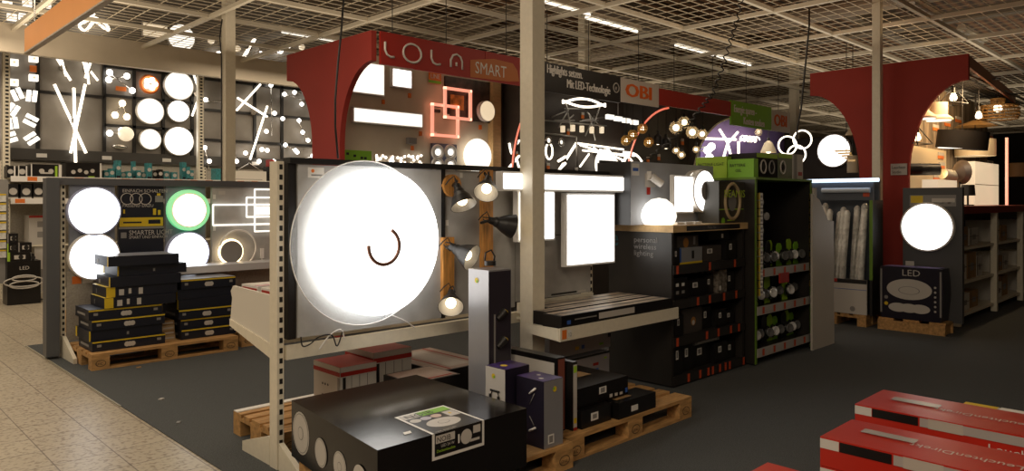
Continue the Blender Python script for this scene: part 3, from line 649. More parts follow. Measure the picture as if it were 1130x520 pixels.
# stacks of black and yellow cartons
def stack(name_tag, base, rows, L, W, h, zb):
    n_ = len(rows)
    for k, (dx, dy, sty) in enumerate(rows):
        x0 = base[0]+dx; y0 = base[1]+dy; z0 = zb+k*h
        b_ = (x0, x0+L, y0, y0+W, z0+.001, z0+h-.001)
        if sty == 0: ds = [('-y', 0, 1, .82, .96, yellow), ('disc', '-y', .5, .4, .022, offw), ('disc', '-y', .46, .4, .022, offw), ('disc', '-y', .54, .4, .022, offw), ('-y', .06, .12, .4, .65, greyp), ('-y', .88, .94, .4, .65, greyp), ('-x', .2, .8, .35, .6, greyp)]
        elif sty == 1: ds = [('-y', 0, .12, 0, 1, yellow), ('-y', .17, .24, .15, .75, offw), ('-y', .30, .34, .25, .8, offw), ('-y', .44, .5, .15, .8, offw), ('-x', .3, .35, .2, .7, greyp), ('+z', 0, .10, 0, 1, yellow)]
        elif sty == 2: ds = [('-x', .92, 1, 0, 1, yellow), ('-x', .2, .3, .2, .6, greyp)]
        else: ds = [('-x', .0, .12, 0, 1, yellow), ('-y', 0, .02, 0, 1, yellow), ('-y', .5, .53, .3, .6, greyp)]
        nm = ['bottom', 'second', 'third', 'fourth', 'fifth', 'sixth', 'seventh', 'eighth', 'ninth', 'tenth']
        pos = 'bottom box' if k == 0 else ('topmost box' if k == n_-1 else nm[k]+' box from the bottom')
        carton('lamp_carton', 'flat black and yellow lamp carton, %s of the %s' % (pos, name_tag), 'box', b_, navy, ds, 'black and yellow cartons', top=(None if sty == 1 else (silver if k == n_-1 else None)))
stack('tall left stack', (1.80, 7.02), [(0, 0, 0), (-.02, .02, 3), (0, .01, 0), (-.02, .03, 0), (.10, .02, 1), (.12, .04, 1), (.15, .03, 2), (.22, .08, 3), (.14, .05, 2)], .60, .42, .0905, .146)
stack('lower right stack', (2.56, 7.06), [(0, 0, 0), (0, .02, 0), (-.02, .01, 0), (-.02, .02, 2), (-.03, .02, 2), (.0, .01, 0)], .52, .42, .094, .146)
for k in range(4):
    carton('flat_carton', ['bottom', 'second', 'third', 'top'][k]+' flat brown carton of the low pile between the two carton stacks', 'box', (2.46, 2.53+.008*k, 7.10, 7.5, .146+.045*k, .188+.045*k) if False else (2.42, 2.535, 7.15+.01*k, 7.6, .146+.045*k, .189+.045*k), brownc if k % 2 else mat('pale_kraft', (.5, .36, .2), .6), [('-y', .1, .9, .3, .6, offw)], 'flat brown cartons on the left pallet')
# small boxes on the floor pallet behind the second stack
carton('kraft_carton', 'small brown carton with white label on the pallet behind the right stack', 'box', (3.30, 3.52, 7.05, 7.3, .146, .22), brownc, [('-y', .1, .6, .3, .8, offw)])
carton('kraft_carton', 'narrow brown carton right of the labelled one behind the cream end panel', 'box', (3.60, 3.85, 7.05, 7.3, .146, .24), brownc, [('-y', .2, .5, .3, .7, greyp)])
# ------------------------------------------------------------------ far display wall
WY = 13.1
D_ = MB(); D_.box((2.0, WY+.02, 2.05), (8.4, WY+.12, 5.2), wallboard); Wl = thing('display_wall', 'long grey display wall with black frame strips covered in lit lamps', 'display wall', (5, WY+.1, 0))
D_.obj('back_board', Wl)
fr = []
for u in (41.5, 115, 148, 180, 212, 281, 311): p = PY(u, 120, WY); fr.append(((p.x-.025, 2.2), (p.x+.025, 3.75 if u > 60 else 5.0)))
for a, b in fr: MB().box((a[0], WY-.02, a[1]), (b[0], WY+.02, b[1]), dark).obj('frame_strip', Wl)
def hstrip(u0, u1, v0): a = PY(u0, v0, WY); b = PY(u1, v0, WY); MB().box((a.x, WY-.02, a.z-.022), (b.x, WY+.02, a.z+.022), dark).obj('frame_strip', Wl)
for a in ((10, 115, 98), (115, 213, 73), (115, 213, 105), (115, 213, 138), (226, 345, 87), (226, 345, 121), (226, 345, 154)): hstrip(*a)
a = PY(5, 165, WY); b = PY(345, 165, WY)
MB().box((2.25, WY-.04, 2.08), (8.2, WY+.01, 2.25), mat('charcoal_rail', (.06, .055, .05), .5)).obj('bottom_rail', Wl)
for k, u in enumerate((46, 118, 184, 250, 282)):
    p = PY(u, 172, WY-.05); p.z = 2.15; MB().box((p.x-.07, WY-.055, p.z-.03), (p.x+.07, WY-.045, p.z+.03), white).obj('price_sign', Wl)
for u in (6.5, 222): p = PY(u, 150, 12.7); m = MB(); upright(m, p.x-.03, 12.75, 3.9, w_=.09); m.obj('upright', Wl)
# cube and bar spots on the left column
cubes = [(8, 5), (30, 4), (51, 5), (13, 19), (26, 19), (24, 30), (16, 52), (15, 69), (37, 65), (37, 86), (15, 91)]
gq = 'small square lit wall spots at the left edge of the display wall'
words = ['top left', 'top middle', 'top right', 'second row left', 'second row right', 'tilted upper', 'tilted middle', 'tilted lower', 'framed upper', 'framed lower', 'wide lowest']
for (u, v), wd in zip(cubes, words):
    c = PY(u, v, WY-.06); s = 4.2*depth(c)/FPX
    t = thing('square_wall_spot', wd+' square lit wall spot at the left edge of the display wall', 'wall lamp', c+Vector((0, .06, 0)), gq)
    rr = {'t': .5}.get(wd[0], 0) if 'tilted' in wd else 0.1
    m = MB(); m.box((c.x-s, WY-.10, c.z-s*.85), (c.x+s, WY-.02, c.z+s*.85), ledsoft); m.obj('lamp_body', t)
    MB().box((c.x-s*.28, WY-.11, c.z-s*.28), (c.x+s*.28, WY-.10, c.z+s*.28), leddim).obj('centre_plate', t)
MB().box(PY(33, 72, WY-.03), PY(40, 80, WY)+Vector((0, .0, 0)), orangep).obj('price_sign', None, 'orange price sign between the framed square spots on the display wall', 'sign')
prs = [(19, 104), (35, 106), (14, 121), (14, 136), (34, 133), (11, 152), (35, 153)]
ang = [-.4, .1, .5, -.15, -1.1, 1.2, .9]
for k, ((u, v), an) in enumerate(zip(prs, ang)):
    t = thing('twin_bar_spot', ['upper left', 'upper right', 'second left', 'third left', 'middle right', 'lowest left', 'lowest right'][k]+' pair of short lit bars below the square wall spots', 'wall lamp', PY(u, v, WY), 'pairs of short lit bars')
    for s in (-1, 1):
        c = PY(u+s*3.4*math.cos(an), v+s*3.4*math.sin(an), WY-.08); d = Vector((math.sin(an), 0, math.cos(an)))*.085
        MB().cyl(c-d, c+d, .032, ledsoft, n=8).obj('light_bar', t)
    MB().cyl(PY(u, v, WY), PY(u, v, WY-.08), .02, chrome, n=8).obj('arm', t)
# stick lamps
bar_lamp('large star of three crossed lit sticks on the left display board', [[(60, 93), (95, 169)], [(81.5, 97), (83.5, 180)], [(94, 93), (78, 169)]], WY, .021, ledline)
bar_lamp('upper pair of crossed lit sticks left of the star lamp', [[(62, 63), (78, 89)], [(67, 63), (73, 84)]], WY, .018, ledline)
bar_lamp('upper bundle of four crossed lit sticks above the star lamp', [[(90, 66), (108, 89)], [(95, 66), (98, 93)], [(101, 66), (94, 86)], [(92, 66), (96, 84)]], WY, .017, ledline)
bar_lamp('crossed lit sticks at the narrow board right of the round lamps', [[(213, 80), (221, 103)], [(221, 103), (212, 128)]], WY, .018, ledline)
bar_lamp('long zigzag stick lamp on the right boards of the display wall', [[(261, 122), (287.5, 93)], [(262, 108), (295, 129)], [(276, 176), (295, 117)]], WY, .019, ledline)
bar_lamp('lit stick lamp seen through the lattice above the beige girder', [[(269, 63), (281, 43)]], WY, .03, ledline)
t = thing('loop_wall_lamp', 'looping ribbon lamp seen through the lattice near the orange board', 'wall lamp', PY(98, 25, WY))
MB().tube([p for p in smooth([PY(u, v, WY-.15) for u, v in ((84, 25), (90, 20), (99, 19), (108, 21), (117, 27), (120, 33), (115, 31), (104, 24), (96, 33), (90, 32), (88, 27), (97, 22), (104, 15))], 5)], .024, ledline, n=6).obj('light_ribbon', t)
panel_lamp('warm lit patterned panel seen through the lattice', 156, 24, 184, 44, WY-.02, lm=leddim)
disc_lamp('large lit round lamp seen through the lattice above the girder', 199, 42, 15, y=WY-.02, lm=ledsoft, name='round_wall_lamp', cat='wall lamp')
# grid lamps
gr = 'lit round lamps on the framed boards'
disc_lamp('large lit disc with darker centre, top right of the framed boards', 196.5, 95, 16, y=WY-.03, lm=ledsoft, group=gr)
disc_lamp('lit disc in the middle of the framed boards', 165, 123, 14.5, y=WY-.03, lm=ledsoft, group=gr)
disc_lamp('smaller lit disc under the large top right disc', 196, 123, 12, y=WY-.03, lm=led, group=gr)
disc_lamp('small lit disc at the bottom middle of the framed boards', 165, 154, 11.5, y=WY-.03, lm=ledsoft, group=gr)
disc_lamp('large lit disc at the bottom right of the framed boards', 196.5, 156, 16, y=WY-.03, lm=led, group=gr)
t = thing('orange_ring_lamp', 'orange ring with a cluster of bulbs at the top middle framed board', 'wall lamp', PY(165, 92, WY))
c = PY(165, 93, WY-.05); MB().tube(ring_pts(c, .135, EX, EZ), .03, orangep, closed=True).obj('ring', t)
for k in range(5): MB().ball(c+Vector((.07*math.cos(k*1.26), -.06, .07*math.sin(k*1.26))), .045, bulbw, n=10).obj('bulb', t)
bulbs_lamp('three arm spot lamp with orange tag at the top left framed board', [[(120, 80), (146, 100)], [(120, 88), (140, 84)]], [(121, 80), (120, 88), (140, 84), (146, 100)], WY, .05)
MB().box(PY(128, 95, WY-.04), PY(139, 101, WY-.02), orangep).obj('price_sign', None, 'orange tag at the top left framed board', 'sign')
MB().box(PY(139, 82, WY-.0), PY(143, 88, WY-.02), dark).obj('junction_box', None, 'small dark junction box at the top left framed board', 'box')
bulbs_lamp('three glowing star shaped bulbs on the middle left framed board', [[(135, 114), (127, 127)], [(135, 114), (140, 129)]], [(135, 114), (127, 127), (140, 129)], WY, .055, bulbm)
bulbs_lamp('round glass lamp and small spots on the bottom left framed board', [[(121, 147), (138, 147)]], [(121, 147), (134, 144)], WY, .05)
MB().ball(PY(139, 148, WY-.12), .12, leddim).obj('globe_wall_lamp', None, 'glowing glass globe on the bottom left framed board', 'wall lamp')
t = thing('ceiling_spot_bar', 'chrome oval ceiling spot plate at the bottom left framed board', 'wall lamp', PY(132, 162, WY)); MB().ball(PY(132, 162, WY-.05), .12, chrome, (1, .4, .35)).obj('plate', t)
# lamps on the right boards
LB = [('two bulb lamp at the left edge beside the slim column', [[(227, 112), (253, 112)]], [(227, 110), (253, 113)]),
 ('hanging chain of small bulbs with orange tag', [[(299, 94), (300, 150)]], [(299, 94), (303, 125), (294, 145), (289, 165)]),
 ('five bulb branch lamp at the upper right of the display wall', [[(314, 104), (350, 116)], [(325, 102), (339, 103)]], [(314, 104), (325, 102), (339, 103), (333, 115), (351, 116)]),
 ('curved arm lamp with three bulbs at the right end board', [[(329, 133), (336, 150)], [(333, 145), (340, 157)]], [(312, 131), (330, 133), (334, 146), (340, 155)]),
 ('two bulb lamp on the lower right board', [[(314, 160), (328, 168)]], [(315, 160), (328, 168), (326, 166)]),
 ('row of bulbs just left of the red arch panel', [[(316, 178), (352, 172)]], [(320, 182), (350, 126), (352, 171), (345, 172)]),
 ('pair of reflector spots with dark arm on the bottom middle board', [[(262, 188), (275, 180)], [(275, 180), (286, 187)]], [(261, 185), (271, 169), (286, 187), (302, 187)]),
 ('two white flame bulbs beside the perforated upright', [[(226, 163), (231, 189)]], [(226, 163), (231, 189)]),
 ('pair of small spots on the board right of the slim column', [[(251, 166), (262, 176)]], [(251, 168), (295, 166)])]
for l, a, b in LB: bulbs_lamp(l+' of the display wall' if 'display' not in l else l, a, [(u, min(v, 178)) for u, v in b], WY, .040)
for k, (u, v) in enumerate(((241, 60), (256, 57), (290, 58), (233, 45), (318, 50), (333, 52), (309, 56), (262, 54))):
    MB().ball(PY(u, v, WY-.1), .06, leddim if k % 2 else bulbw, n=10).obj('wall_bulb', None, 'single lit bulb seen through the lattice, number %s from the left above the girder' % ['second', 'fourth', 'sixth', 'first', 'eighth', 'ninth', 'seventh', 'fifth'][k] if False else ['small', 'warm', 'bright', 'leftmost', 'bright high', 'rightmost', 'white', 'middle'][k]+' lit bulb seen through the lattice above the beige girder', 'lamp', 'bulbs above the girder')
# shelves below the display wall
SY = 12.45
S1 = thing('wall_shelving', 'long cream wall shelf carrying small cartons below the lit display wall', 'shelf', (5, 12.8, 0))
MB().box((2.0, 13.12, .0), (8.4, 13.2, 2.06), perf).obj('back_panel', S1)
m = MB(); m.box((2.15, SY, 1.77), (7.6, 13.1, 1.79), cream); m.box((2.15, SY-.02, 1.73), (7.6, SY, 1.81), plasticw)
for x in (2.35, 2.95, 3.6, 4.1, 4.4, 4.65, 4.9, 5.2, 5.45, 5.7): decals(m, (2.15, 7.6, SY-.02, SY, 1.73, 1.81), [('-y', (x-2.15)/5.45, (x-2.03)/5.45, .15, .9, orangep)])
m.obj('shelf', S1)
m = MB(); m.box((2.15, SY, 1.46), (7.6, 13.1, 1.48), cream); m.box((2.15, SY-.02, 1.41), (7.6, SY, 1.49), plasticw)
for x in (2.2, 2.62, 3.0): decals(m, (2.15, 7.6, SY-.02, SY, 1.41, 1.49), [('-y', (x-2.15)/5.45, (x-2.03)/5.45, .15, .9, orangep)])
m.obj('shelf', S1)
MB().box((2.15, 12.6, .78), (7.6, 13.1, .80), cream).obj('shelf', S1)
MB().box((2.15, SY, .02), (7.6, 13.1, .10), cream).obj('plinth', S1)
for x in (2.12, 5.1): m = MB(); upright(m, x, 13.02, 2.05); m.obj('upright', S1)
def wbox(u0, u1, v0, zb, mt, label, ds, y=12.5, dp=.35, cat='box', group=None, name='lamp_carton'):
    a = PY(u0, v0, y); b = PY(u1, v0, y); carton(name, label, cat, (a.x, b.x, y, y+dp, zb, a.z), mt, ds, group)
ring_ds = [('disc', '-y', .35, .5, .035, offw), ('disc', '-y', .65, .5, .035, offw), ('-y', .3, .7, .3, .42, offw)]
wbox(8, 17, 183, 1.792, blk, 'first small black carton from the left end of the cream wall shelf', [('disc', '-y', .4, .5, .035, offw), ('-y', .8, 1, 0, 1, white)])
wbox(20, 30, 183, 1.792, blk, 'second small black carton on the cream wall shelf', [('disc', '-y', .45, .5, .04, offw), ('-y', .0, .12, 0, 1, white), ('-y', .85, 1, 0, 1, white)])
wbox(34, 68, 181, 1.792, blk, 'wide black carton with two printed round lamps and green stripe', ring_ds+[('-y', .78, .86, 0, .9, limep), ('-y', .9, 1, 0, 1, white), ('-y', 0, .04, 0, 1, white)])
wbox(73, 112, 179, 1.792, blk, 'wide black carton with four printed bulbs and green label', [('disc', '-y', .2+.18*k, .4+.1*(k % 2), .03, offw) for k in range(4)]+[('-y', .62, .8, .02, .16, limep), ('-y', .95, 1, 0, 1, white)])
rnd = random.Random(3)
teal = [(115, 121, 188), (121, 127, 186), (127, 133, 181), (128, 134, 177), (134, 139, 190), (140, 146, 189), (147, 150, 178), (151, 156, 188), (157, 161, 190), (162, 168, 180), (169, 174, 188), (175, 180, 187), (181, 187, 189), (190, 196, 190), (201, 206, 179), (206, 210, 184), (210, 214, 188)]
nmz = ['first', 'second', 'third', 'fourth', 'fifth', 'sixth', 'seventh', 'eighth', 'ninth', 'tenth', 'eleventh', 'twelfth', 'thirteenth', 'fourteenth', 'fifteenth', 'sixteenth', 'seventeenth', 'eighteenth', 'nineteenth', 'twentieth']
for k, (u0, u1, v0) in enumerate(teal):
    y = 12.5 if k % 2 else 12.55
    wbox(u0, u1-.3, v0, 1.792, tealp if k not in (10, 11) else blk, nmz[k]+' from the left of the small teal bulb packs on the cream wall shelf', [('disc', '-y', .5, .6, .03, offw), ('-y', .1, .9, .05, .2, navy)], y=y, dp=.12, cat='bulb pack', group='teal bulb packs', name='bulb_pack')
wbox(246, 294, 188, 1.792, cream_pale, 'long white carton on the cream wall shelf right of the slim column', [('-y', .1, .9, .2, .25, greyp)])
wbox(299, 303, 176, 1.792, redp, 'left narrow red pack at the right of the wall shelf', [('-y', .1, .9, .5, .6, dark)], dp=.2)
wbox(304, 309, 178, 1.792, redp, 'right narrow red pack at the right of the wall shelf', [('-y', .1, .9, .2, .5, dark)], dp=.2)
wbox(296, 298.7, 184, 1.792, dark, 'small black pack beside the narrow red packs', [], dp=.2)
wbox(238, 245, 186, 1.792, tealp, 'teal pack beside the slim column', [], dp=.2)
for k, (u0, u1) in enumerate(((9, 20), (23, 35), (37, 48), (50, 57))):
    wbox(u0, u1, 203+.5*(k % 2), 1.482, [dark, dark, dark, offw][k], ['leftmost dark small carton on the lower wall shelf', 'second small carton with printed spots on the lower wall shelf', 'third small carton with printed spots on the lower wall shelf', 'pale small carton on the lower wall shelf by the gondola'][k], [('disc', '-y', .5, .5, .05, offw), ('-y', 0, 1, 0, .12, offw)])
wbox(50, 70, 199, 1.70, redp, 'thin red strip carton hanging just under the upper wall shelf', []) if False else None
# boxes below
wbox(32, 62, 238, .802, offw, 'white carton with red top stripe on the middle wall shelf', [('-y', 0, 1, .92, 1, redp), ('-y', .3, .55, .6, .8, greyp), ('-y', .3, .55, .25, .45, greyp), ('-y', .7, .9, .6, .8, greyp)], y=12.62)
wbox(38, 60, 272, .102, offw, 'tall white carton with line drawing on the bottom wall shelf', [('-y', .3, .6, .3, .5, greyp), ('-y', .5, .62, .03, .08, orangep)], y=12.62)
a = PY(8, 289, 12.1); b = PY(45, 289, 12.1)
m = MB().box((a.x, 12.1, .004), (b.x, 12.41, a.z), blk); bx = (a.x, b.x, 12.1, 12.5, .004, a.z)
for r_, zc in ((.15, .52), (.09, .60), (.11, .45)):
    cc_ = face_pt(bx, '-y', .5, zc, .004); m.tube([cc_+Vector((r_*1.6*math.cos(k*.35), 0, r_*.45*math.sin(k*.35))) for k in range(18)], .01, offw, closed=True, n=5)
m.text('LED', face_pt(bx, '-y', .35, .8), EX, EZ, .07, offw); m.obj('large_lamp_carton', None, 'large black carton with printed ring lamps on the floor at the far left', 'box')
zt_ = a.z+.002
wbox(5, 18, 283, zt_, blk, 'left small black carton lying on the large black carton', [('-y', 0, .15, 0, 1, limep)], y=12.15) if False else None
for k, (u0, u1, v0, v1, yy) in enumerate(((8, 33, 279, 289, 12.12), (34, 38, 280, 289, 12.12), (8, 19, 269, 278.5, 12.14), (20, 35, 268, 278.5, 12.14), (8, 20, 258, 268.5, 12.16))):
    a = PY(u0, v0, yy); b = PY(u1, v1, yy)
    carton('small_lamp_carton', ['long low carton with green end on the large black carton', 'narrow dark carton at the right of the long low one', 'left carton with green end in the second layer', 'right carton with printed spot in the second layer', 'topmost small carton of the far left pile'][k], 'box', (a.x, b.x, yy, yy+.3, b.z+.002, a.z), blk,
        [('-y', 0, .12, 0, 1, limep if k in (0, 2) else greyp), ('-y', .3, .8, .3, .7, offw), ('disc', '-y', .6, .5, .03, dark)], 'small cartons piled at the far left')
for k in range(7):
    a = PY(2, 214+k*10.3, 12.2)
    m = MB().box((a.x-.07, 12.2, a.z-.11), (a.x+.05, 12.23, a.z), plasticbag); m.box((a.x-.07, 12.195, a.z-.02), (a.x+.05, 12.2, a.z), yellow)
    m.obj('hanging_pack', None, ['topmost', 'second', 'third', 'fourth', 'fifth', 'sixth', 'lowest'][k]+' small clear hanging pack in the strip at the left picture edge', 'pack', 'hanging packs at the left edge')
m = MB(); a = PY(2.5, 210, 12.24); m.box((a.x-.09, 12.235, .3), (a.x+.07, 12.25, 1.75), yellow if False else greyp); m.obj('hanging_strip', None, 'tall grey strip carrying the small clear packs at the left picture edge', 'strip')
carton('white_carton', 'white red striped carton on the floor behind the left gondola end board', 'box', (2.30, 2.72, 9.3, 9.7, .15, .55), offw, [('-y', .1, .9, .8, .9, redp), ('-x', .1, .9, .5, .6, greyp), ('-x', .1, .9, .2, .3, redp)])
pallet('wooden pallet behind the left gondola under the white striped carton', 2.10, 9.2, 1.2, .8)
# ------------------------------------------------------------------ orange hanging board
oy = PX(27, 45, 1.41).y
m = MB(); zb_ = PX(27, 58, 1.41).z; ztp = PX(27, 32, 1.41).z
m.box((1.41, 2.2, zb_), (1.445, oy, ztp), orboard); m.box((1.405, 2.2, zb_-.012), (1.45, oy, zb_), woodw); ob = m.obj('hanging_board', None, 'plain orange board hanging over the tiled aisle at top left', 'sign')
MB().cyl((1.428, oy-.3, ztp), (1.428, oy-.3, 3.8), .006, chrome, n=6).obj('hanging_wire', ob); MB().cyl((1.428, oy-1.8, ztp), (1.428, oy-1.8, 3.8), .006, chrome, n=6).obj('hanging_wire', ob)
# ------------------------------------------------------------------ arches and fascia
def arch_panel(name, label, x, yc, half, leg, ztop, zarc, mt, th=.06, cat='archway', parent=None):
    """mushroom shaped panel in the plane X = x"""
    r1 = half-leg; pts = [(yc-leg, 0)]
    zc = ztop-.30
    for k in range(13):
        a_ = math.pi/2*k/12; pts.append((yc-leg-r1*(1-math.cos(a_)), zarc+(zc-zarc)*math.sin(a_)))
    pts += [(yc-half, ztop), (yc+half, ztop)]
    for k in range(13):
        a_ = math.pi/2*(1-k/12); pts.append((yc+leg+r1*(1-math.cos(a_)), zarc+(zc-zarc)*math.sin(a_)))
    pts.append((yc+leg, 0))
    m = MB(); m.prism(pts, 'x', x, x+th, mt)
    return m.obj(name, parent, label, cat)
arch_panel('red_archway', 'pale red arch panel at the left end of the curved letter sign', 4.06, 7.04, .88, .29, 3.15, 2.05, redpanel)
arch_panel('red_archway', 'dark red arch panel behind the right steel column', 9.74, 3.30, .93, .29, 3.17, 1.75, redpanel)
FY = 6.16
def fascia(name, label, x0, x1, mt, z0=2.82, z1=3.15, y=FY, cat='sign', extra=None, th=.03):
    m = MB().box((x0, y-th, z0), (x1, y, z1), mt); bx = (x0, x1, y-th, y, z0, z1)
    if extra: extra(m, bx)
    return m.obj(name, None, label, cat)
def lola(m, bx):
    y = FY-.034
    def S(pts, mt=white): m.tube([PY(u, v, y) for u, v in pts], .012, mt, n=6)
    S([(425, 46), (425, 55), (427, 60), (431, 63), (435, 63)])
    cc_ = PY(455, 59, y); m.tube([cc_+Vector((.115*math.cos(k*math.pi/12), 0, .095*math.sin(k*math.pi/12))) for k in range(24)], .012, white, closed=True, n=6)
    S([(476, 55), (476, 64), (478, 69), (482, 71.5), (486, 71)])
    S([(497.5, 74), (497.5, 66), (500, 61), (504, 60), (508, 63), (510, 68), (510, 77)]); S([(503.7, 69), (503.7, 73)])
fascia('letter_sign', 'red fascia board with rounded white letters LOLA', 4.15, 5.55, redp, extra=lola)
def smart(m, bx):
    y = FY-.033; a = PY(519, 66, y); b = PY(570, 90, y)
    pts = [(519, 66), (545, 65), (566, 70), (571, 78), (573, 90), (560, 90), (519, 85)]
    m.quad([PY(u, v, y) for u, v in pts][::-1], mat('ochre_brush', (.55, .17, .04), .5))
    m.text('SMART', PY(524, 80.5, y), EX, EZ, .19, white, sx=.83)
fascia('smart_sign', 'red fascia board with the word SMART on an ochre brush stroke', 5.56, 6.42, redp, extra=smart)
def highl(m, bx):
    y = FY-.033
    for dx in (0, .006, .012): m.text('Highlights setzen.', PY(603, 80, y)+Vector((dx, -dx*.1, 0)), EX, EZ, .155, white, sx=.62); m.text('Mit LED-Technologie', PY(625, 96.5, y)+Vector((dx, -dx*.1, 0)), EX, EZ, .155, white, sx=.66)
    c_ = PY(680, 97, y); m.tube(ring_pts(c_, .062, EX, EZ, 24), .008, offw, closed=True, n=5); m.text('e', c_+Vector((-.03, 0, -.03)), EX, EZ, .10, offw)
fascia('banner', 'black banner reading Highlights setzen Mit LED-Technologie', 6.45, 8.06, dark, z0=2.80, z1=3.16, extra=highl)
def obi(m, bx):
    w_ = bx[1]-bx[0]; h_ = bx[5]-bx[4]
    for dx in (0, .012, .024, .036): m.text('OBI', (bx[0]+w_*.09+dx, bx[2], bx[4]+h_*.26), EX, EZ, h_*.80, mat('obi_orange', (.75, .13, .01), .5), sx=w_/h_*.54, depth=.003+dx*.05)
fascia('obi_sign', 'pale sign with orange letters right of the black banner', 8.07, 8.98, mat('pale_sign', (.62, .56, .50), .5), extra=obi)
fascia('fascia_board', 'plain red fascia between the two orange lettered signs', 8.99, 11.06, redp, z0=2.86, z1=3.10)
def energ(m, bx):
    for dx in (0, .008, .016): m.text('Energie sparen -', (bx[0]+.08+dx, bx[2]-dx*.1, bx[4]+.22), EX, EZ, .18, white, sx=.66); m.text('Kosten senken', (bx[0]+.40+dx, bx[2]-dx*.1, bx[4]+.04), EX, EZ, .18, white, sx=.70)
fascia('banner', 'green sign reading Energie sparen Kosten senken', 11.07, 12.50, greenp, z0=2.72, z1=3.13, extra=energ)
fascia('obi_sign', 'second pale sign with orange letters beside the green sign', 12.51, 13.25, MATS['pale_sign'], z0=2.72, z1=3.10, extra=obi)
MB().prism([(9.80, 2.37), (13.9, 2.72), (13.9, 2.75), (9.80, 2.40)], 'z', 3.02, 3.155, mat('brown_fascia', (.36, .11, .035), .5)).obj('fascia_board', None, 'brown fascia beam running right from the dark red arch panel', 'sign')
rl = MB()
for y in (6.6, 6.65, 6.75): rl.box((6.6, y-.012, 3.06), (14.2, y+.012, 3.085), dark)
for x in (6.75, 9.4, 11.3, 13.18): rl.box((x-.02, 6.16, 3.085), (x+.02, 7.05, 3.10), dark)
rl.obj('trim_8', kind='structure')
rl = MB()
for y in (2.62, 2.75, 2.8, 2.85, 2.9, 2.97): rl.box((9.85, y-.012, 3.06), (14.6, y+.012, 3.085), dark)
for x in (9.86, 11.5, 13.3): rl.box((x-.02, 2.42, 3.085), (x+.02, 3.33, 3.10), dark)
rl.obj('trim_9', kind='structure')
hk = MB()
for x in (4.3, 5.0, 5.9, 6.6, 7.4, 8.5, 9.4, 10.5, 11.6, 12.8): hk.cyl((x, FY-.015, 3.1), (x, FY-.015, 3.82), .005, dark, n=6)
hk.obj('trim_7', kind='structure')
# ------------------------------------------------------------------ smart bay wall with panels
SPY = 7.05; LY = SPY-.01
MB().box((4.10, SPY, 0), (6.50, SPY+.04, 3.12), beige).obj('bay_wall', None, 'beige bay wall behind the red letter sign carrying lit panels', 'display wall')
MB().box((6.44, 6.95, 0), (6.58, SPY-.001, 3.1), lwood).obj('bay_edge_post', None, 'beige edge post ending the bay wall left of the black bay', 'post')
gl = 'lit panels on the beige bay wall'
panel_lamp('large lit panel partly hidden by the red arch curve', 383, 66, 422, 107, LY, lm=ledsoft, group=gl)
panel_lamp('small upright lit panel right of the large one', 430, 75, 452, 99, LY, lm=led, group=gl)
panel_lamp('wide lit panel below the other lit panels', 387, 118, 464, 142, LY, lm=ledsoft, group=gl)
def coral(label, u0, v0, u1, v1, y):
    t = thing('square_frame_lamp', label, 'wall lamp', PY(u0, v1, y), 'coral square frame lamps')
    a = PY(u0, v0, y-.05); b = PY(u1, v1, y-.05); L_ = [(a.x, a.y, a.z), (b.x, a.y, a.z), (b.x, a.y, b.z), (a.x, a.y, b.z)]; s_ = .016
    for i in range(4): p1 = Vector(L_[i]); p2 = Vector(L_[(i+1) % 4]); MB().box([min(p1[k], p2[k])-s_ for k in range(3)], [max(p1[k], p2[k])+s_ for k in range(3)], ledpink).obj('light_side', t)
    MB().box((a.x+.02, y-.04, b.z-.01), (a.x+.08, y, b.z+.04), plasticw).obj('wall_bracket', t)
m = MB().box(PY(490, 84, LY), PY(546, 136, LY-.03), mat('photo_dark', (.06, .04, .03), .4, noise=.8, scale=9)); m.box(PY(497, 104, LY-.031), PY(512, 122, LY-.033), mat('photo_amber', (.5, .22, .05), .5, noise=.6, scale=14)); m.obj('picture_board', None, 'dark picture board with amber motif behind the coral square frames', 'picture')
coral('upper coral square frame lamp in front of the dark picture', 491, 97, 519, 132, LY-.05)
coral('lower coral square frame lamp left of the round cream lamp', 477, 115, 505, 151, LY)
disc_lamp('round cream lamp right of the coral square frames', 535, 123, 11.5, y=LY-.05, lm=leddim, name='round_wall_lamp', cat='wall lamp')
c = PY(527, 172, LY-.1); MB().ball(c, 19*depth(c)/FPX, ledsoft, (1, .5, 1), 28).obj('dome_lamp', None, 'large glowing dome lamp standing above the spotlights board', 'lamp')
t = thing('spot_cluster', 'square plate with four white round spots left of the dome lamp', 'wall lamp', PY(490, 170, LY)); MB().box(PY(475, 158, LY), PY(504, 190, LY-.04), mat('violet_grey', (.12, .12, .17), .4)).obj('plate', t)
for u, v in ((483, 168), (497, 168), (483, 182), (497, 182)):
    c = PY(u, v, LY-.09); MB().tube(ring_pts(c, .075, EX, EZ, 24), .022, plasticw, closed=True).obj('ring', t); MB().cyl(c, c-Vector((0, .01, 0)), .042, ledsoft).obj('bulb', t)
m = MB().box(PY(373, 165, LY), PY(410, 183, LY-.02), greenp); mb_ = (PY(373, 165, LY).x, PY(410, 165, LY).x, LY-.02, LY, PY(373, 183, LY).z, PY(373, 165, LY).z)
for k in range(10): decals(m, mb_, [('-y', (k*.37) % .9, (k*.37) % .9+.08, (k*.23) % .8, (k*.23) % .8+.15, navy)])
m.obj('info_strip', None, 'green and dark info strip low on the beige bay wall', 'sign')
m = MB().box(PY(413, 170, LY), PY(468, 186, LY-.02), mat('tan_board', (.5, .42, .32), .5)); rn = random.Random(5)
for k in range(46): p = PY(415+rn.random()*51, 171.5+rn.random()*11, LY-.025); m.cyl(p, p-Vector((0, .006, 0)), .014, bulbw, n=8)
m.obj('light_dot_board', None, 'board dotted with many tiny lit points low on the bay wall', 'lamp')
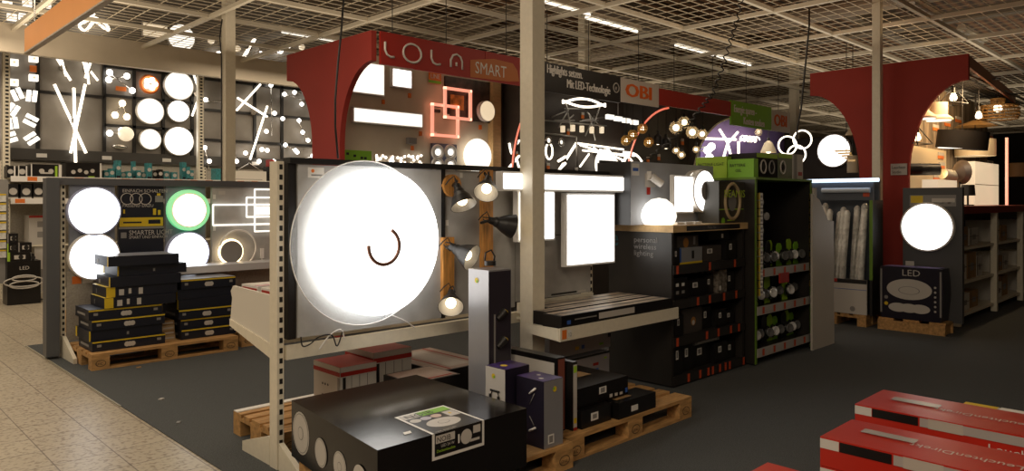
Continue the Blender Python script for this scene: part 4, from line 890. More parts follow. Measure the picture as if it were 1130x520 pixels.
m = MB().box(PY(473, 79, LY), PY(487, 93, LY-.02), orangep); m.box(PY(473, 88, LY-.021), PY(487, 93, LY-.024), greenp); m.text('LINE', PY(475, 86, LY-.022), EX, EZ, .08, white, sx=.9); m.obj('info_sign', None, 'small orange and green info sign beside the dark picture', 'sign')
for k, (u, v) in enumerate(((423, 112), (452, 105), (464, 147), (530, 140), (510, 90), (455, 163))):
    MB().box(PY(u-1.8, v-2, LY), PY(u+1.8, v+3, LY-.02), orangep).obj('price_tag', None, ['orange price tag over the wide lit panel', 'orange price tag under the small lit panel', 'orange price tag at the right end of the wide lit panel', 'orange price tag under the round cream lamp', 'orange price tag above the dark picture', 'orange price tag beside the wall sockets'][k], 'tag', 'orange price tags on the bay wall')
for k in range(2): MB().box(PY(475, 114+6*k, LY), PY(486, 118.5+6*k, LY-.012), dark).obj('wall_socket', None, ['upper', 'lower'][k]+' black socket plate left of the coral square frames', 'socket')
MB().box(PY(448, 152, LY), PY(460, 159, LY-.06), greyp).obj('wall_box', None, 'grey sensor box below the wide lit panel', 'box')
# ------------------------------------------------------------------ black bays with lamps
MB().box((6.58, SPY, 0), (15.2, SPY+.04, 3.12), darkwall).obj('bay_wall', None, 'dark bay wall running from the beige bay to the green sign', 'display wall')
def half_arch(label, x, mt, edge, y0=6.2, leg=6.78, zarc=1.7, ztop=3.1, zc=2.85, er=.014):
    pts = [(leg, 0)]
    arc = []
    for k in range(17):
        a_ = math.pi/2*k/16; arc.append((leg-(leg-y0)*(1-math.cos(a_)), zarc+(zc-zarc)*math.sin(a_)))
    pts += arc+[(y0, ztop), (SPY-.002, ztop), (SPY-.002, 0)]
    t = thing('arch_divider', label, 'arch panel', (x, leg, 0)); MB().prism(pts, 'x', x, x+.03, mt).obj('panel', t)
    MB().tube([(x-.01, a_, b_) for a_, b_ in [(leg, 1.2)]+arc], er, edge, n=6).obj('lit_edge', t)
half_arch('dark divider with red lit curved edge left of the wide column', 6.70, darkwall, ledred, leg=6.86)
half_arch('dark divider with red lit curved edge beside the amber pendants', 9.35, darkwall, ledred, leg=6.98)
half_arch('dark divider with pale curved edge against the purple wall', 11.25, darkwall, ivory, leg=6.98, y0=6.2)
MB().box((11.6, SPY-.03, 0), (14.9, SPY-.005, 3.05), purwall).obj('purple_wall_panel', None, 'purple wall panel below the green sign', 'display wall')
BY = SPY-.02
bl = lambda *a, **k: bar_lamp(*a, **k)
# x shaped ceiling lamp under the banner
t = thing('crescent_lamp', 'lamp of two facing lit crescents under the black banner', 'wall lamp', PY(645, 116, BY))
for s, mid in ((1, 109.5), (-1, 121)):
    pts = []
    for k in range(13): f_ = k/12; u = 621+f_*47; v = (113.5 if s == 1 else 111)+f_*4 + (-6.5 if s == 1 else 5)*math.sin(math.pi*f_); pts.append(PY(u, v, 6.75))
    MB().tube(pts, .017, ledline, n=8).obj('light_bar', t)
MB().tube([PY(624, 113, 6.78), PY(630, 140, 6.98)], .012, steel, n=6).obj('arm', t); MB().tube([PY(662, 118, 6.78), PY(655, 138, 6.98)], .012, steel, n=6).obj('arm', t)
def sticks(label, segs, y=BY-.1, r=.011, mt=steel, ends=None):
    t = thing('stick_lamp', label, 'wall lamp', PY(*segs[0][0], y))
    for sgm in segs: MB().tube([PY(u, v, y) for u, v in sgm], r, mt, n=6).obj('arm', t)
    for e in ends or []: MB().cyl(PY(e[0], e[1], y), PY(e[0], e[1]+7, y), .035, leddim, n=10).obj('shade', t)
    return t
sticks('brushed star shaped stick lamp left under the crescent lamp', [[(612, 133), (634, 133)], [(616, 141), (628, 120)], [(609, 129), (624, 123)], [(626, 133), (633, 127)]])
sticks('brushed star shaped stick lamp right under the crescent lamp', [[(643, 133), (670, 129)], [(646, 150), (656, 128)], [(657, 155), (650, 125)], [(664, 142), (648, 124)], [(640, 134), (660, 133)]])
sticks('horizontal bar lamp with five small cylinder shades', [[(601, 133), (669, 139)], [(623, 120), (645, 120)]], ends=[(621, 139), (632, 138), (642, 139), (653, 140), (664, 140)])
sticks('thin bracket lamp above the small ring spots', [[(601, 147), (636, 151)], [(636, 151), (637, 185)]])
t = thing('pendant_bar_lamp', 'hanging bar lamp with four lit white shades right of the crescent lamp', 'pendant lamp', PY(687, 130, 6.7))
MB().tube([PY(670, 126, 6.7), PY(701, 133, 6.7)], .012, steel, n=6).obj('bar', t)
for u, v in ((673, 127), (682, 129), (691, 131), (700, 133)): p = PY(u, v+2, 6.7); MB().box(p-Vector((.07, .03, .035)), p+Vector((.07, .03, .03)), ledsoft).obj('shade', t)
for u, v0, v1 in ((682, 110, 128), (691, 114, 130)): MB().cyl(PY(u, v1, 6.7), PY(u, v0, 6.7), .006, steel, n=6).obj('rod', t)
for k, (u, v, r) in enumerate(((605, 155, .05), (619, 157, .045))):
    t = thing('ring_spot', ['left', 'right'][k]+' small round chrome ring spot right of the wide column', 'wall lamp', PY(u, v, BY)); c = PY(u, v, BY-.08)
    MB().tube(ring_pts(c, r, EX, EZ, 24), .02, chrome, closed=True).obj('ring', t); MB().cyl(c, c-Vector((0, .01, 0)), r*.6, ledsoft).obj('bulb', t)
t = thing('oval_loop_lamp', 'oval lit loop lamp below the left ring spot', 'wall lamp', PY(606, 167, BY)); c = PY(606, 167, BY-.08)
MB().tube([c+Vector((.07*math.cos(k*.26), 0, .11*math.sin(k*.26))) for k in range(24)], .014, ledline, closed=True, n=6).obj('loop', t)
bl('slanted lit bar lamp with small lit crossbars', [[(617, 188), (636, 158)], [(616, 178), (624, 173)], [(624, 180), (618, 186)]], BY, .020, ledline)
bl('long horizontal lit bar with rising lit rods at its right', [[(636, 158), (688, 165)], [(643, 166), (700, 172)], [(650, 170), (640, 184)], [(655, 163), (672, 176)], [(662, 165), (690, 178)], [(670, 163), (682, 180)], [(640, 160), (664, 168)]], BY, .014, ledline)
t = thing('dome_lamp', 'round glowing lamp low on the dark wall behind the black display board', 'lamp', PY(668, 182, BY)); c = PY(668, 182, BY-.1); MB().ball(c, .24, ledsoft, (1, .3, 1), 24).obj('shade', t)
t = thing('branch_lamp', 'curly white lit branch lamp behind the black display box at the cabinet', 'wall lamp', PY(700, 178, BY))
for pts in ([(688, 168), (700, 170), (708, 178), (710, 190)], [(694, 172), (686, 180), (690, 188)], [(680, 170), (694, 174), (700, 184)]): MB().tube(smooth([PY(u, v, BY-.1) for u, v in pts]), .018, ledline, n=6).obj('light_bar', t)
t = thing('branch_lamp', 'curly white lit branch lamp left of the wide column', 'wall lamp', PY(568, 175, BY))
for pts in ([(562, 158), (564, 168), (568, 174)], [(573, 155), (566, 166), (566, 178)], [(573, 172), (566, 180), (562, 185)], [(570, 175), (573, 186)]): MB().tube(smooth([PY(u, v, BY-.15) for u, v in pts]), .016, ledline, n=6).obj('light_bar', t)
# price tags in the dark bays
for k, (u, v) in enumerate(((643, 127), (627, 145), (605, 183), (636, 188), (570, 170), (715, 176), (727, 173), (753, 156))):
    m = MB().box(PY(u-1.8, v-3, BY), PY(u+1.8, v, BY-.02), offw); m.box(PY(u-1.8, v, BY), PY(u+1.8, v+4, BY-.02), orangep)
    m.obj('price_tag', None, ['white and orange price tag under the crescent lamp', 'white and orange price tag under the shade bar lamp', 'price tag below the oval loop lamp', 'price tag at the foot of the slanted lit bar', 'price tag beside the left curly branch lamp', 'price tag left of the black display box top', 'price tag under the black hooded pendants', 'price tag under the clear glass globes'][k], 'tag', 'price tags in the dark bays')
# pendants
def pendant(label, u, v, y, r, lm, kind, group, ztop=3.06):
    c = PY(u, v, y); t = thing('pendant_lamp', label, 'pendant lamp', (c.x, c.y, c.z-r), group)
    MB().cyl((c.x, c.y, c.z+r*.8), (c.x, c.y, ztop), .006, dark, n=6).obj('cord', t)
    MB().cyl((c.x, c.y, c.z+r*.8), (c.x, c.y, c.z+r*.8+.07), .025, dark, n=10).obj('socket', t)
    if kind == 'cage':
        m = MB()
        for k in range(6):
            a_ = k*math.pi/6; X_ = Vector((math.cos(a_), math.sin(a_), 0)); m.tube(ring_pts(c, r, X_, EZ, 20), .008, mat('brass', (.55, .32, .08), .3, .7), closed=True, n=5)
        for z_ in (-.5, 0, .5): m.tube(ring_pts(c+Vector((0, 0, z_*r)), r*math.sqrt(1-z_*z_), EX, EY, 20), .008, MATS['brass'], closed=True, n=5)
        m.obj('cage', t); MB().ball(c, r*.38, lm).obj('bulb', t)
    elif kind == 'globe':
        MB().ball(c, r, mat('glow_glass', (1, .85, .6), .1, alpha=.3), n=20).obj('globe', t); MB().ball(c, r*.5, lm).obj('bulb', t)
    elif kind == 'hood':
        MB().lathe([(.03, r), (r*.8, r*.6), (r*.8, -r), (r*.7, -r)], c, (0, 0, 1), dark).obj('hood', t); MB().ball(c-Vector((0, .0, r*.6)), r*.45, lm).obj('bulb', t)
    elif kind == 'bell':
        MB().lathe([(.02, r*.9), (r*.5, r*.6), (r*.9, -r*.3), (r, -r*.6), (r*.95, -r*.6)], c, (0, 0, 1), ivory).obj('shade', t); MB().ball(c-Vector((0, 0, r*.4)), r*.35, lm).obj('bulb', t)
    elif kind == 'drum':
        MB().lathe([(r, -r*.4), (r, r*.4), (r*.97, r*.4), (r*.97, -r*.4)], c, (0, 0, 1), dark, n=36).obj('shade', t); MB().ball(c, r*.2, lm).obj('bulb', t)
    return t
gp = 'amber cage pendants'
for l, u, v in (('upper right amber cage pendant beside the red lit curve', 709, 142), ('middle amber cage pendant', 698, 149), ('lower left amber cage pendant', 691, 155), ('lower right amber cage pendant', 716, 157)): pendant(l+(' of the four' if 'curve' not in l else ''), u, v, 6.65, .075, bulbm, 'cage', gp)
for l, u, v, r in (('large clear glass globe pendant, left of its cluster', 746, 141, .11), ('clear glass globe pendant, topmost of its cluster', 755, 135, .10), ('large clear glass globe pendant, right of its cluster', 764, 146, .11), ('small clear glass globe pendant nearest the purple wall', 775, 148, .09), ('small globe pendant low behind the black curly cable', 746, 166, .06), ('small globe pendant low, right of the curly cable', 752, 171, .065), ('small amber globe pendant under the right globe', 768, 165, .06)):
    pendant(l, u, v, 6.6, r, bulbm, 'globe', 'glass globe pendants')
pendant('black hooded pendant left of the pair', 726, 154, 6.6, .08, bulbm, 'hood', 'black hooded pendants'); pendant('black hooded pendant right of the pair', 735, 158, 6.6, .09, bulbm, 'hood', 'black hooded pendants')
pendant('ivory bell pendant in front of the purple wall', 848, 163, 6.6, .15, bulbm, 'bell', 'bell pendants'); pendant('small rope pendant left of the ivory bell pendant', 837, 146, 6.6, .07, leddim, 'globe', 'bell pendants')
t = thing('man_shaped_lamp', 'large lit cross legged figure lamp on the purple wall', 'wall lamp', PY(802, 165, BY-.1))
for pts in ([(776, 153), (812, 154)], [(794, 143), (801, 154), (803, 158)], [(814, 146), (808, 153), (803, 158)], [(803, 158), (799, 172), (797, 178)], [(803, 158), (806, 170), (811, 178)], [(815, 156), (815, 175)]): MB().tube([PY(u, v, 6.85) for u, v in pts], .022, ledline, n=8).obj('light_bar', t)
t = thing('spiral_lamp', 'small lit curly spiral lamp right of the figure lamp', 'wall lamp', PY(826, 155, BY-.1))
MB().tube([PY(817+k*.55+2.2*math.cos(k*.9), 152.5+k*.05+3*math.sin(k*.9), 6.85) for k in range(36)], .014, ledline, n=6).obj('light_ribbon', t); MB().cyl(PY(827, 156, 6.84), PY(827, 156, 7.02), .03, plasticw, n=8).obj('wall_mount', t)
for k, (u, v) in enumerate(((781, 166), (785, 162), (783, 174))):
    p = PY(u, v, 6.8); MB().ball(p, .07, bulbw).cyl(p, (p.x, 7.02, p.z), .015, plasticw, n=6).obj('globe_lamp', None, ['left', 'upper', 'lower'][k]+' small orange tinted lit globe at the left of the purple wall', 'lamp', 'small globes on the purple wall')
# ------------------------------------------------------------------ black cabinet with wooden top
CX0, CX1, CY0, CY1 = 4.80, 5.93, 3.16, 3.77
cab = thing('shelf_cabinet', 'black open shelf cabinet with light wooden top right of the middle gondola', 'cabinet', ((CX0+CX1)/2, (CY0+CY1)/2, 0))
m = MB().box((CX0, CY0, .02), (CX0+.03, CY1, 1.205), mat('black_panel', (.022, .019, .017), .38, noise=.2, scale=3)); bx = (CX0, CX0+.03, CY0, CY1, .02, 1.205)
for k, s in enumerate(('personal', 'wireless', 'lighting')): m.text(s, face_pt(bx, '-x', .42, .93-.045*k), (0, -1, 0), EZ, .06, greyp, sx=1.1)
m.text('e', face_pt(bx, '-x', .02, .90), (0, -1, 0), EZ, .2, mat('teal_glyph', (.02, .12, .15), .5)); m.obj('side_panel', cab)
MB().box((CX1-.03, CY0, .02), (CX1, CY1, 1.205), MATS['black_panel']).obj('side_panel', cab)
MB().box((CX0+.03, CY1-.03, .02), (CX1-.03, CY1, 1.205), MATS['black_panel']).obj('back_panel', cab)
m = MB().box((CX0-.01, CY0-.02, 1.207), (CX1+.03, CY1, 1.262), lwood); bx = (CX0-.01, CX1+.03, CY0-.02, CY1, 1.207, 1.262); decals(m, bx, [('-y', .16, .88, .15, .85, MATS['black_panel'])]); m.text('Philips Hue', face_pt(bx, '-y', .42, .35, .003), EX, EZ, .03, greyp); m.obj('top', cab)
shz = [.085, .385, .675, .945]
tags = [[.18, .33, .44, .5, .6, .68, .74, .95], [.04, .42, .58, .76, .88], [.3, .46, .66, .84], [.04, .46, .82]]
for z, tg in zip(shz, tags):
    m = MB().box((CX0+.03, CY0+.005, z-.02), (CX1-.03, CY1-.03, z), MATS['black_panel']); m.box((CX0+.01, CY0-.012, z-.065), (CX1-.01, CY0, z+.005), MATS['black_panel'])
    decals(m, (CX0, CX1, CY0-.012, CY0, z-.065, z+.005), [('-y', a, a+.03, .05, 1.3 if False else .98, mat('price_red', (.55, .07, .02), .5)) for a in tg]); m.obj('shelf', cab)
sd = ('-y', .35, .6, .55, .8, white)
rows = {0: [(.03, .16, .24), (.17, .33, .23), (.34, .60, .19), (.61, .80, .17), (.81, .96, .15)],
        1: [(.05, .17, .17), (.18, .46, .20), (.47, .62, .18), (.63, .78, .15), (.79, .95, .12)],
        2: [(.03, .22, .17), (.24, .52, .14), (.53, .66, .15), (.67, .80, .19), (.81, .95, .16)],
        3: [(.03, .12, .14), (.13, .46, .13), (.47, .78, .13), (.79, .95, .17)]}
wr = ['bottom', 'third', 'second', 'top']
cw = ['leftmost', 'second from left', 'third from left', 'fourth from left', 'rightmost']
W_ = CX1-CX0-.06
for rI, lst in rows.items():
    for k, (a, b, h) in enumerate(lst):
        nm_ = cw[k] if k < len(lst)-1 else 'rightmost'
        mt = blk; ds = [('-y', .3, .55, .5, .8, white), ('-y', .35, .5, .55, .75, greyp)]
        if rI == 3 and k == 1: mt = mat('pale_blue_carton', (.25, .26, .28), .5); ds = [('-y', 0, .12, 0, 1, bluep), ('-y', .55, .65, .3, .8, dark), ('-y', 0, 1, 0, .12, yellow)]
        if rI == 3 and k == 2: mt = mat('brown_black_carton', (.06, .05, .045), .5)
        if rI == 1 and k == 1: mt = MATS['brown_black_carton'] if 'brown_black_carton' in MATS else mat('brown_black_carton', (.06, .05, .045), .5); ds = [('disc', '-y', .55, .45, .035, mat('amber_print', (.35, .16, .04), .5)), ('disc', '-y', .55, .4, .02, offw)]
        if rI == 2 and k == 3: mt = mat('clear_pack', (.22, .19, .16), .3, .3, noise=.8, scale=30); ds = [('-y', .1, .3, .1, .3, white)]
        if rI == 2 and k == 0: ds = [('-y', .2, .4, .6, .75, white), ('-y', .6, .8, .6, .75, white), ('-y', .2, .4, .25, .4, greyp), ('-y', .6, .8, .25, .4, greyp)]
        carton('cabinet_carton', '%s carton on the %s shelf of the black cabinet' % (nm_, wr[rI]), 'box', (CX0+.03+W_*a, CX0+.03+W_*b, CY0+.03+.02*(k % 3), CY0+.36, shz[rI]+.001, shz[rI]+h), mt, ds, 'cartons in the black cabinet')
# second layer boxes and items
carton('cabinet_carton', 'grey box with amber printed lamp stacked on the pale blue carton', 'box', (CX0+.03+W_*.16, CX0+.03+W_*.45, CY0+.08, CY0+.36, 1.076, 1.17), MATS['brown_black_carton'], [('disc', '-y', .4, .4, .04, MATS['amber_print']), ('-y', .75, .85, .2, .9, greyp)])
carton('cabinet_carton', 'black box with white code sticker stacked at the right of the top cabinet shelf', 'box', (CX0+.03+W_*.62, CX0+.03+W_*.94, CY0+.09, CY0+.36, 1.117, 1.19), blk, [('-y', .6, .7, .2, .7, white)])
carton('cabinet_carton', 'long pale tube box lying on top of the bottom shelf boxes', 'box', (CX0+.03+W_*.34, CX0+.03+W_*.70, CY0+.04, CY0+.12, .277, .305), greyp, [('-y', .1, .9, .3, .7, offw)])
pallet('dark wooden pallet showing under the black cabinet', 4.98, 3.17, .9, .55) if False else None
m = MB()
for x in (5.25, 5.6, 5.85): m.box((x, 3.19, 0), (x+.08, 3.6, .02), wood)
m.obj('support_block', None, 'wooden pallet blocks under the black cabinet', 'block')
# display on the cabinet top
zt2 = 1.262
D2 = thing('display_stand', 'grey lamp display box with brand sign standing on the wooden cabinet top', 'display', (5.2, 3.6, zt2))
py = 3.42
a = PY(696, 178, py); b = PY(787, 186, py)
m = MB().box((a.x, py, zt2), (b.x, py+.05, a.z), mat('blue_grey_display', (.42, .44, .49), .45, noise=.1, scale=4)); bx = (a.x, b.x, py, py+.05, zt2, a.z)
decals(m, bx, [('-y', .01, .09, .78, .97, white), ('-y', .02, .08, .85, .9, bluep), ('-y', .17, .21, .48, .60, redp), ('-y', .15, .27, .6, .82, offw)]); m.obj('display_board', D2)
m = MB().box((a.x-.003, py, zt2), (a.x, 3.75, a.z), dark); m.obj('side_board', D2)
a2 = PY(661, 177, 3.76); b2 = PY(686, 241, 3.76); m = MB().box((a2.x, 3.74, zt2), (b2.x+.06, 3.76, a2.z), dark); bx = (a2.x, b2.x+.06, 3.74, 3.76, zt2, a2.z)
decals(m, bx, [('-y', .22, .62, .72, .93, white)]); m.text('PHILIPS', face_pt(bx, '-y', .25, .80, .004), EX, EZ, .055, bluep, sx=.8); m.obj('brand_panel', D2)
t = thing('mushroom_table_lamp', 'glowing white dome table lamp on the wooden cabinet top', 'table lamp', PY(727, 242, 3.30))
c = PY(727, 239, 3.30); c.z = zt2+.002; r = 19.5*depth(c)/FPX
MB().lathe([(0, 0), (r*.8, .0), (r*.93, .03), (r, .065), (r*.93, .12), (r*.74, .165), (r*.42, .20), (0, .212)], c, EZ, ledsoft, n=36).obj('shade', t); MB().cyl(c, c+Vector((0, 0, .01)), r*.5, plasticw).obj('base', t)
panel_lamp('white square lit panel on the grey cabinet top display', 739, 193, 761, 235, 3.40, th=.04)
t, c, r = disc_lamp('round lit lamp with grey centre, nearest the corner on the grey cabinet top display', 772, 211, 23.5, y=3.38, th=.05, lm=led, group=None)
MB().cyl(c+Vector((0, -.066, 0)), c+Vector((0, -.074, 0)), r*.46, greyp, n=32).obj('centre_plate', t)
t2, c, r = disc_lamp('second round lit lamp partly hidden behind the grey centred one', 765, 211, 23, y=3.415, th=.03, lm=ledsoft)
t = thing('white_spotlight', 'small white tilted spotlight on the grey cabinet top display', 'spotlight', PY(722, 198, 3.4)); p = PY(719, 195, 3.36); MB().cyl(p, p+Vector((.07, -.05, -.06)), .03, plasticw).obj('head', t); MB().box(PY(714, 189, 3.42), PY(719, 199, 3.38), plasticw).obj('mount', t)
for k, (u, v) in enumerate(((745, 239), (755, 240), (765, 241))):
    a = PY(u, v, 3.22); carton('remote_control', ['left', 'middle', 'right'][k]+' small white control lying on the wooden cabinet top', 'remote', (a.x, a.x+.10, 3.2, 3.26, zt2+.001, zt2+.02), plasticw, [])
a = PY(791, 200, 3.20); b = PY(820, 240, 3.20)
m = MB().box((a.x, 3.18, zt2+.001), (b.x-.01, 3.38, a.z), mat('olive_black_carton', (.05, .045, .035), .4)); bx = (a.x, b.x-.01, 3.18, 3.38, zt2, a.z)
cc_ = face_pt(bx, '-y', .5, .52, .004); m.tube([cc_+Vector((.125*math.cos(k*.25), 0, .15*math.sin(k*.25))) for k in range(25)], .016, mat('tan_print', (.5, .38, .22), .5), closed=True, n=6); m.quad([cc_+Vector((.07*math.cos(k*.25), .002, .085*math.sin(k*.25))) for k in range(25)], greyp)
m.text('BEAMIS', face_pt(bx, '-y', .06, .62, .03), EX, EZ, .09, mat('bright_lime', (.55, .75, .05), .5), sx=1.25); decals(m, bx, [('-y', 0, .95, .32, .34, limep), ('disc', '-y', .15, .05, .03, greenp), ('-y', .3, .6, .05, .08, limep)]); m.obj('spotlight_carton', None, 'dark carton with tan ring print and lime lettering on the cabinet top', 'box')
# green header boxes
for k, (ya, yb, zz, l, tx) in enumerate(((3.36, 3.68, 1.855, 'lime green header carton at the rear on top of the lime edged rack', 'BATTERIE-LIGHT'), (3.10, 3.35, 1.825, 'darker green header carton left of the carton with black headlamps', 'BATTERIE'))):
    m = MB().box((5.99, ya, 1.661), (6.07, yb, zz), [limep, greenp][k]); bx = (5.99, 6.07, ya, yb, 1.661, zz)
    m.text(tx, face_pt(bx, '-x', .08, .58, .003), (0, -1, 0), EZ, .038, dark, sx=.95); m.text('GEL', face_pt(bx, '-x', .3, .3, .003), (0, -1, 0), EZ, .035, dark); m.obj('header_carton', None, l, 'box')
# ------------------------------------------------------------------ green edged rack
RX0, RX1, RY0, RY1, RZ = 5.97, 7.12, 3.08, 3.95, 1.64
rk = thing('headlamp_rack', 'black rack with lime edges full of headlamp packs right of the cabinet', 'shelf', ((RX0+RX1)/2, 3.4, 0))
bp = MATS['black_panel']
for x in (RX0, RX1-.03):
    m = MB().box((x, RY0, .02), (x+.03, RY1, RZ), bp); m.box((x, RY0-.006, .02), (x+.03, RY0, RZ), mat('lime_edge', (.13, .25, .02), .5)); m.obj('side_panel', rk)
MB().box((RX0+.03, RY1-.03, .02), (RX1-.03, RY1, RZ), bp).obj('back_panel', rk)
MB().box((RX0, RY0-.01, RZ), (RX1, RY1, RZ+.02), MATS['lime_edge']).obj('top', rk)
for z in (.13, .50, .83):
    m = MB().box((RX0+.03, RY0, z-.02), (RX1-.03, RY1-.03, z), bp); m.box((RX0+.03, RY0-.012, z-.055), (RX1-.03, RY0, z+.02), mat('rail_white', (.42, .40, .38), .5))
    decals(m, (RX0, RX1, RY0-.012, RY0, z-.055, z+.02), [('-y', a, a+.035, .1, .9, MATS['price_red']) for a in (.1, .28, .46, .64, .82)]); m.obj('shelf', rk)
for x in (RX0+.02, RX1-.07):
    m = MB(); z = .62
    while z < 1.50:
        m.box((x-.01, RY0-.03, z), (x+.07, RY0-.016, z+.062), white); m.box((x-.01, RY0-.031, z), (x+.02, RY0-.015, z+.062), yellow); m.box((x+.03, RY0-.0315, z+.02), (x+.06, RY0-.030, z+.04), greyp); z += .070
    m.obj('label_strip', rk)
MB().box((RX0+.42, RY0-.03, .70), (RX0+.60, RY0-.016, .79), redp).obj('sale_sign', rk)
rn = random.Random(11)
hp = mat('headlamp_black', (.012, .012, .012), .3); hl = mat('headlamp_lens', (.75, .75, .75), .2, .2)
def headpack(label, x, z, kind):
    y = RY0+.06+rn.random()*.08
    t = thing('headlamp_pack', label, 'headlamp', (x, y, z), 'headlamp packs in the lime edged rack')
    h = .25 if kind != 2 else .22
    MB().prism([(x-.055, z+.002), (x+.055, z+.002), (x+.055, z+h-.03), (x+.03, z+h), (x-.03, z+h), (x-.055, z+h-.03)], 'y', y+.05, y+.055, [hp, limep, greenp][kind]).obj('card', t)
    m = MB(); m.tube([Vector((x+.042*math.cos(k*.5), y+.02, z+.10+.055*math.sin(k*.5))) for k in range(12)], .009, hp, closed=True, n=6)
    m.obj('strap', t)
    p = Vector((x, y+.02, z+.10)); MB().lathe([(.0, 0), (.03, 0), (.042, .03), (.044, .045), (.036, .05), (0, .04)], p, (-.4, -1, .15), hl if kind == 1 else mat('headlamp_grey', (.12, .12, .12), .25), n=14).obj('lamp_head', t)
shn = {.13: 'bottom', .50: 'middle', .83: 'upper'}
for z in (.13, .50, .83):
    for k in range(9): headpack('%s headlamp pack from the left on the %s shelf of the lime edged rack' % (nmz[k], shn[z]), RX0+.11+k*.118, z, [(0, 1, 2), (1, 1, 0)][z == .50][k % 3])
for k in range(3):
    x = RX0+.72+.12*(k % 2); z = 1.1+.14*k; t = thing('hanging_headlamp', ['lower', 'middle', 'upper'][k]+' headlamp pack hanging on the dark back of the lime edged rack', 'headlamp', (x, 3.42, z)); MB().box((x-.05, 3.42, z), (x+.05, 3.43, z+.13), hp).obj('card', t)
    MB().lathe([(0, 0), (.03, 0), (.04, .04), (0, .05)], (x, 3.42, z+.06), (-.3, -1, 0), hl, n=12).obj('lamp_head', t); MB().cyl((x, 3.43, z+.12), (x, 3.92, z+.12), .004, chrome, n=6).obj('hook', t)
MB().box((RX0+.14, 3.90, 1.14), (RX0+.50, 3.918, 1.21), MATS['lime_edge']).obj('header_strip', rk)
for k, (u0, u1, v0) in enumerate(((829, 858, 168), (859, 874, 169), (875, 886, 170))):
    a = PY(u0, v0, 3.12); b = PY(u1, v0, 3.12); a.x = max(a.x, 6.08)
    m = MB().box((a.x, 3.12, RZ+.021), (b.x, 3.4, a.z), [blk, mat('grey_green_carton', (.16, .18, .12), .5), offw][k]); bx = (a.x, b.x, 3.12, 3.4, RZ+.02, a.z)
    decals(m, bx, [('-y', 0, 1, .82, 1, limep)] if k < 2 else [('-y', .1, .4, 0, 1, greyp), ('-y', .5, .9, .15, .3, redp)])
    if k < 2:
        for j in range(2 if k == 0 else 1):
            cc_ = face_pt(bx, '-y', .3+.4*j, .45, .004); m.tube([cc_+Vector((.05*math.cos(q2*.5), 0, .06*math.sin(q2*.5))) for q2 in range(12)], .008, greyp if j else offw, closed=True, n=5); m.cyl(cc_, cc_-Vector((0, .006, 0)), .03, hp, n=12)
    m.obj('headlamp_carton', None, ['black carton with printed headlamps on top of the lime edged rack', 'grey green carton with printed headlamp on top of the lime edged rack', 'white carton at the right end on top of the lime edged rack'][k], 'box')
# pale boards at the rack end
wbrd = mat('pale_end_board', (.55, .50, .44), .55, noise=.05, scale=2)
b1 = PY(891, 200, 3.00)
m = MB().box((7.14, 3.06, .0), (7.20, 3.6, 1.58), wbrd); m.obj('end_board', None, 'narrow pale end board at the right side of the lime edged rack', 'board')
m = MB(); p1, p2, p3, p4, p5 = PY(896, 214, 3.03), PY(903, 221, 3.03), PY(912, 243, 3.03), PY(918.5, 244, 3.03), PY(919, 384, 3.03)
m.prism([(7.0, 0), (p5.x, 0), (p4.x, p4.z), (p3.x, p3.z), (p2.x, p2.z), (7.0, p1.z)], 'y', 3.015, 3.035, wbrd); m.obj('leaning_board', None, 'pale pinkish board with notched top standing beside the lime edged rack', 'board')
# ------------------------------------------------------------------ LED tube display
TX = 8.71
td = thing('tube_display', 'dark bluish display with lit tube header and bin of long tubes', 'display', (TX+.25, 3.55, 0))
blueb = mat('blue_grey_dark', (.07, .085, .11), .45)
MB().box((TX+.30, 3.10, .14), (TX+.34, 4.02, 1.70), blueb).obj('back_panel', td)
m = MB().box((TX, 3.06, 1.46), (TX+.03, 4.02, 1.71), blueb); m.obj('header', td)
a = PX(888, 199, TX); b = PX(974, 200, TX)
MB().cyl((TX-.03, a.y, 1.69), (TX-.03, b.y+.03, 1.69), .022, ledblue, n=12).obj('lit_tube', td)
a = PX(908, 209, TX); b = PX(961, 210, TX); MB().cyl((TX-.02, a.y, 1.575), (TX-.02, b.y, 1.575), .03, mat('pale_tube', (.55, .62, .72), .3, emit=0), n=12).obj('pale_tube', td)
m = MB().prism([(3.10, .14), (3.10, 1.46), (3.07, 1.46), (3.07, .5), (3.07, .14)], 'x', TX, TX+.34, dark); m.box((TX-.004, 3.065, .55), (TX, 3.10, 1.46), MATS['lime_edge']); m.obj('side_panel', td)
m = MB().box((TX, 3.13, .145), (TX+.02, 4.0, .545), offw); bx = (TX, TX+.02, 3.13, 4.0, .145, .545)
decals(m, bx, [('-x', 0, 1, .88, 1, dark), ('-x', 0, 1, .7, .715, bluep), ('-x', .55, .62, .9, 1, redp), ('disc', '-x', .82, .15, .03, greyp)]); m.box((TX+.02, 3.13, .145), (TX+.29, 3.15, .545), dark); m.box((TX+.02, 3.13, .145), (TX+.29, 4.0, .16), dark); m.obj('bin', td)
MB().box((TX-.003, 3.10, 1.50), (TX+.02, 3.17, 1.55), MATS['price_red']).obj('price_tag', td)
rn = random.Random(2)
for k in range(11):
    y = 3.24+k*.070; lean = -.07+rn.uniform(-.02, .02); tp = 1.26+rn.random()*.12
    m = MB(); 
    pts = [Vector((TX+.07+.07*(k % 3), y, .17)), Vector((TX+.08+.07*(k % 3), y+lean*.5, .8)), Vector((TX+.10+.07*(k % 3), y+lean, tp))]
    m.tube(pts, .038, plasticbag, n=8); m.ball(pts[-1], .040, plasticbag, (1, 1, 1.3), 8)
    m.obj('tube_lamp', None, '%s wrapped long tube from the right in the tube display bin' % nmz[k], 'tube lamp', 'wrapped tubes in the display bin')
pallet('wooden pallet under the bin of long tubes', 8.72, 3.14, .55, .8)
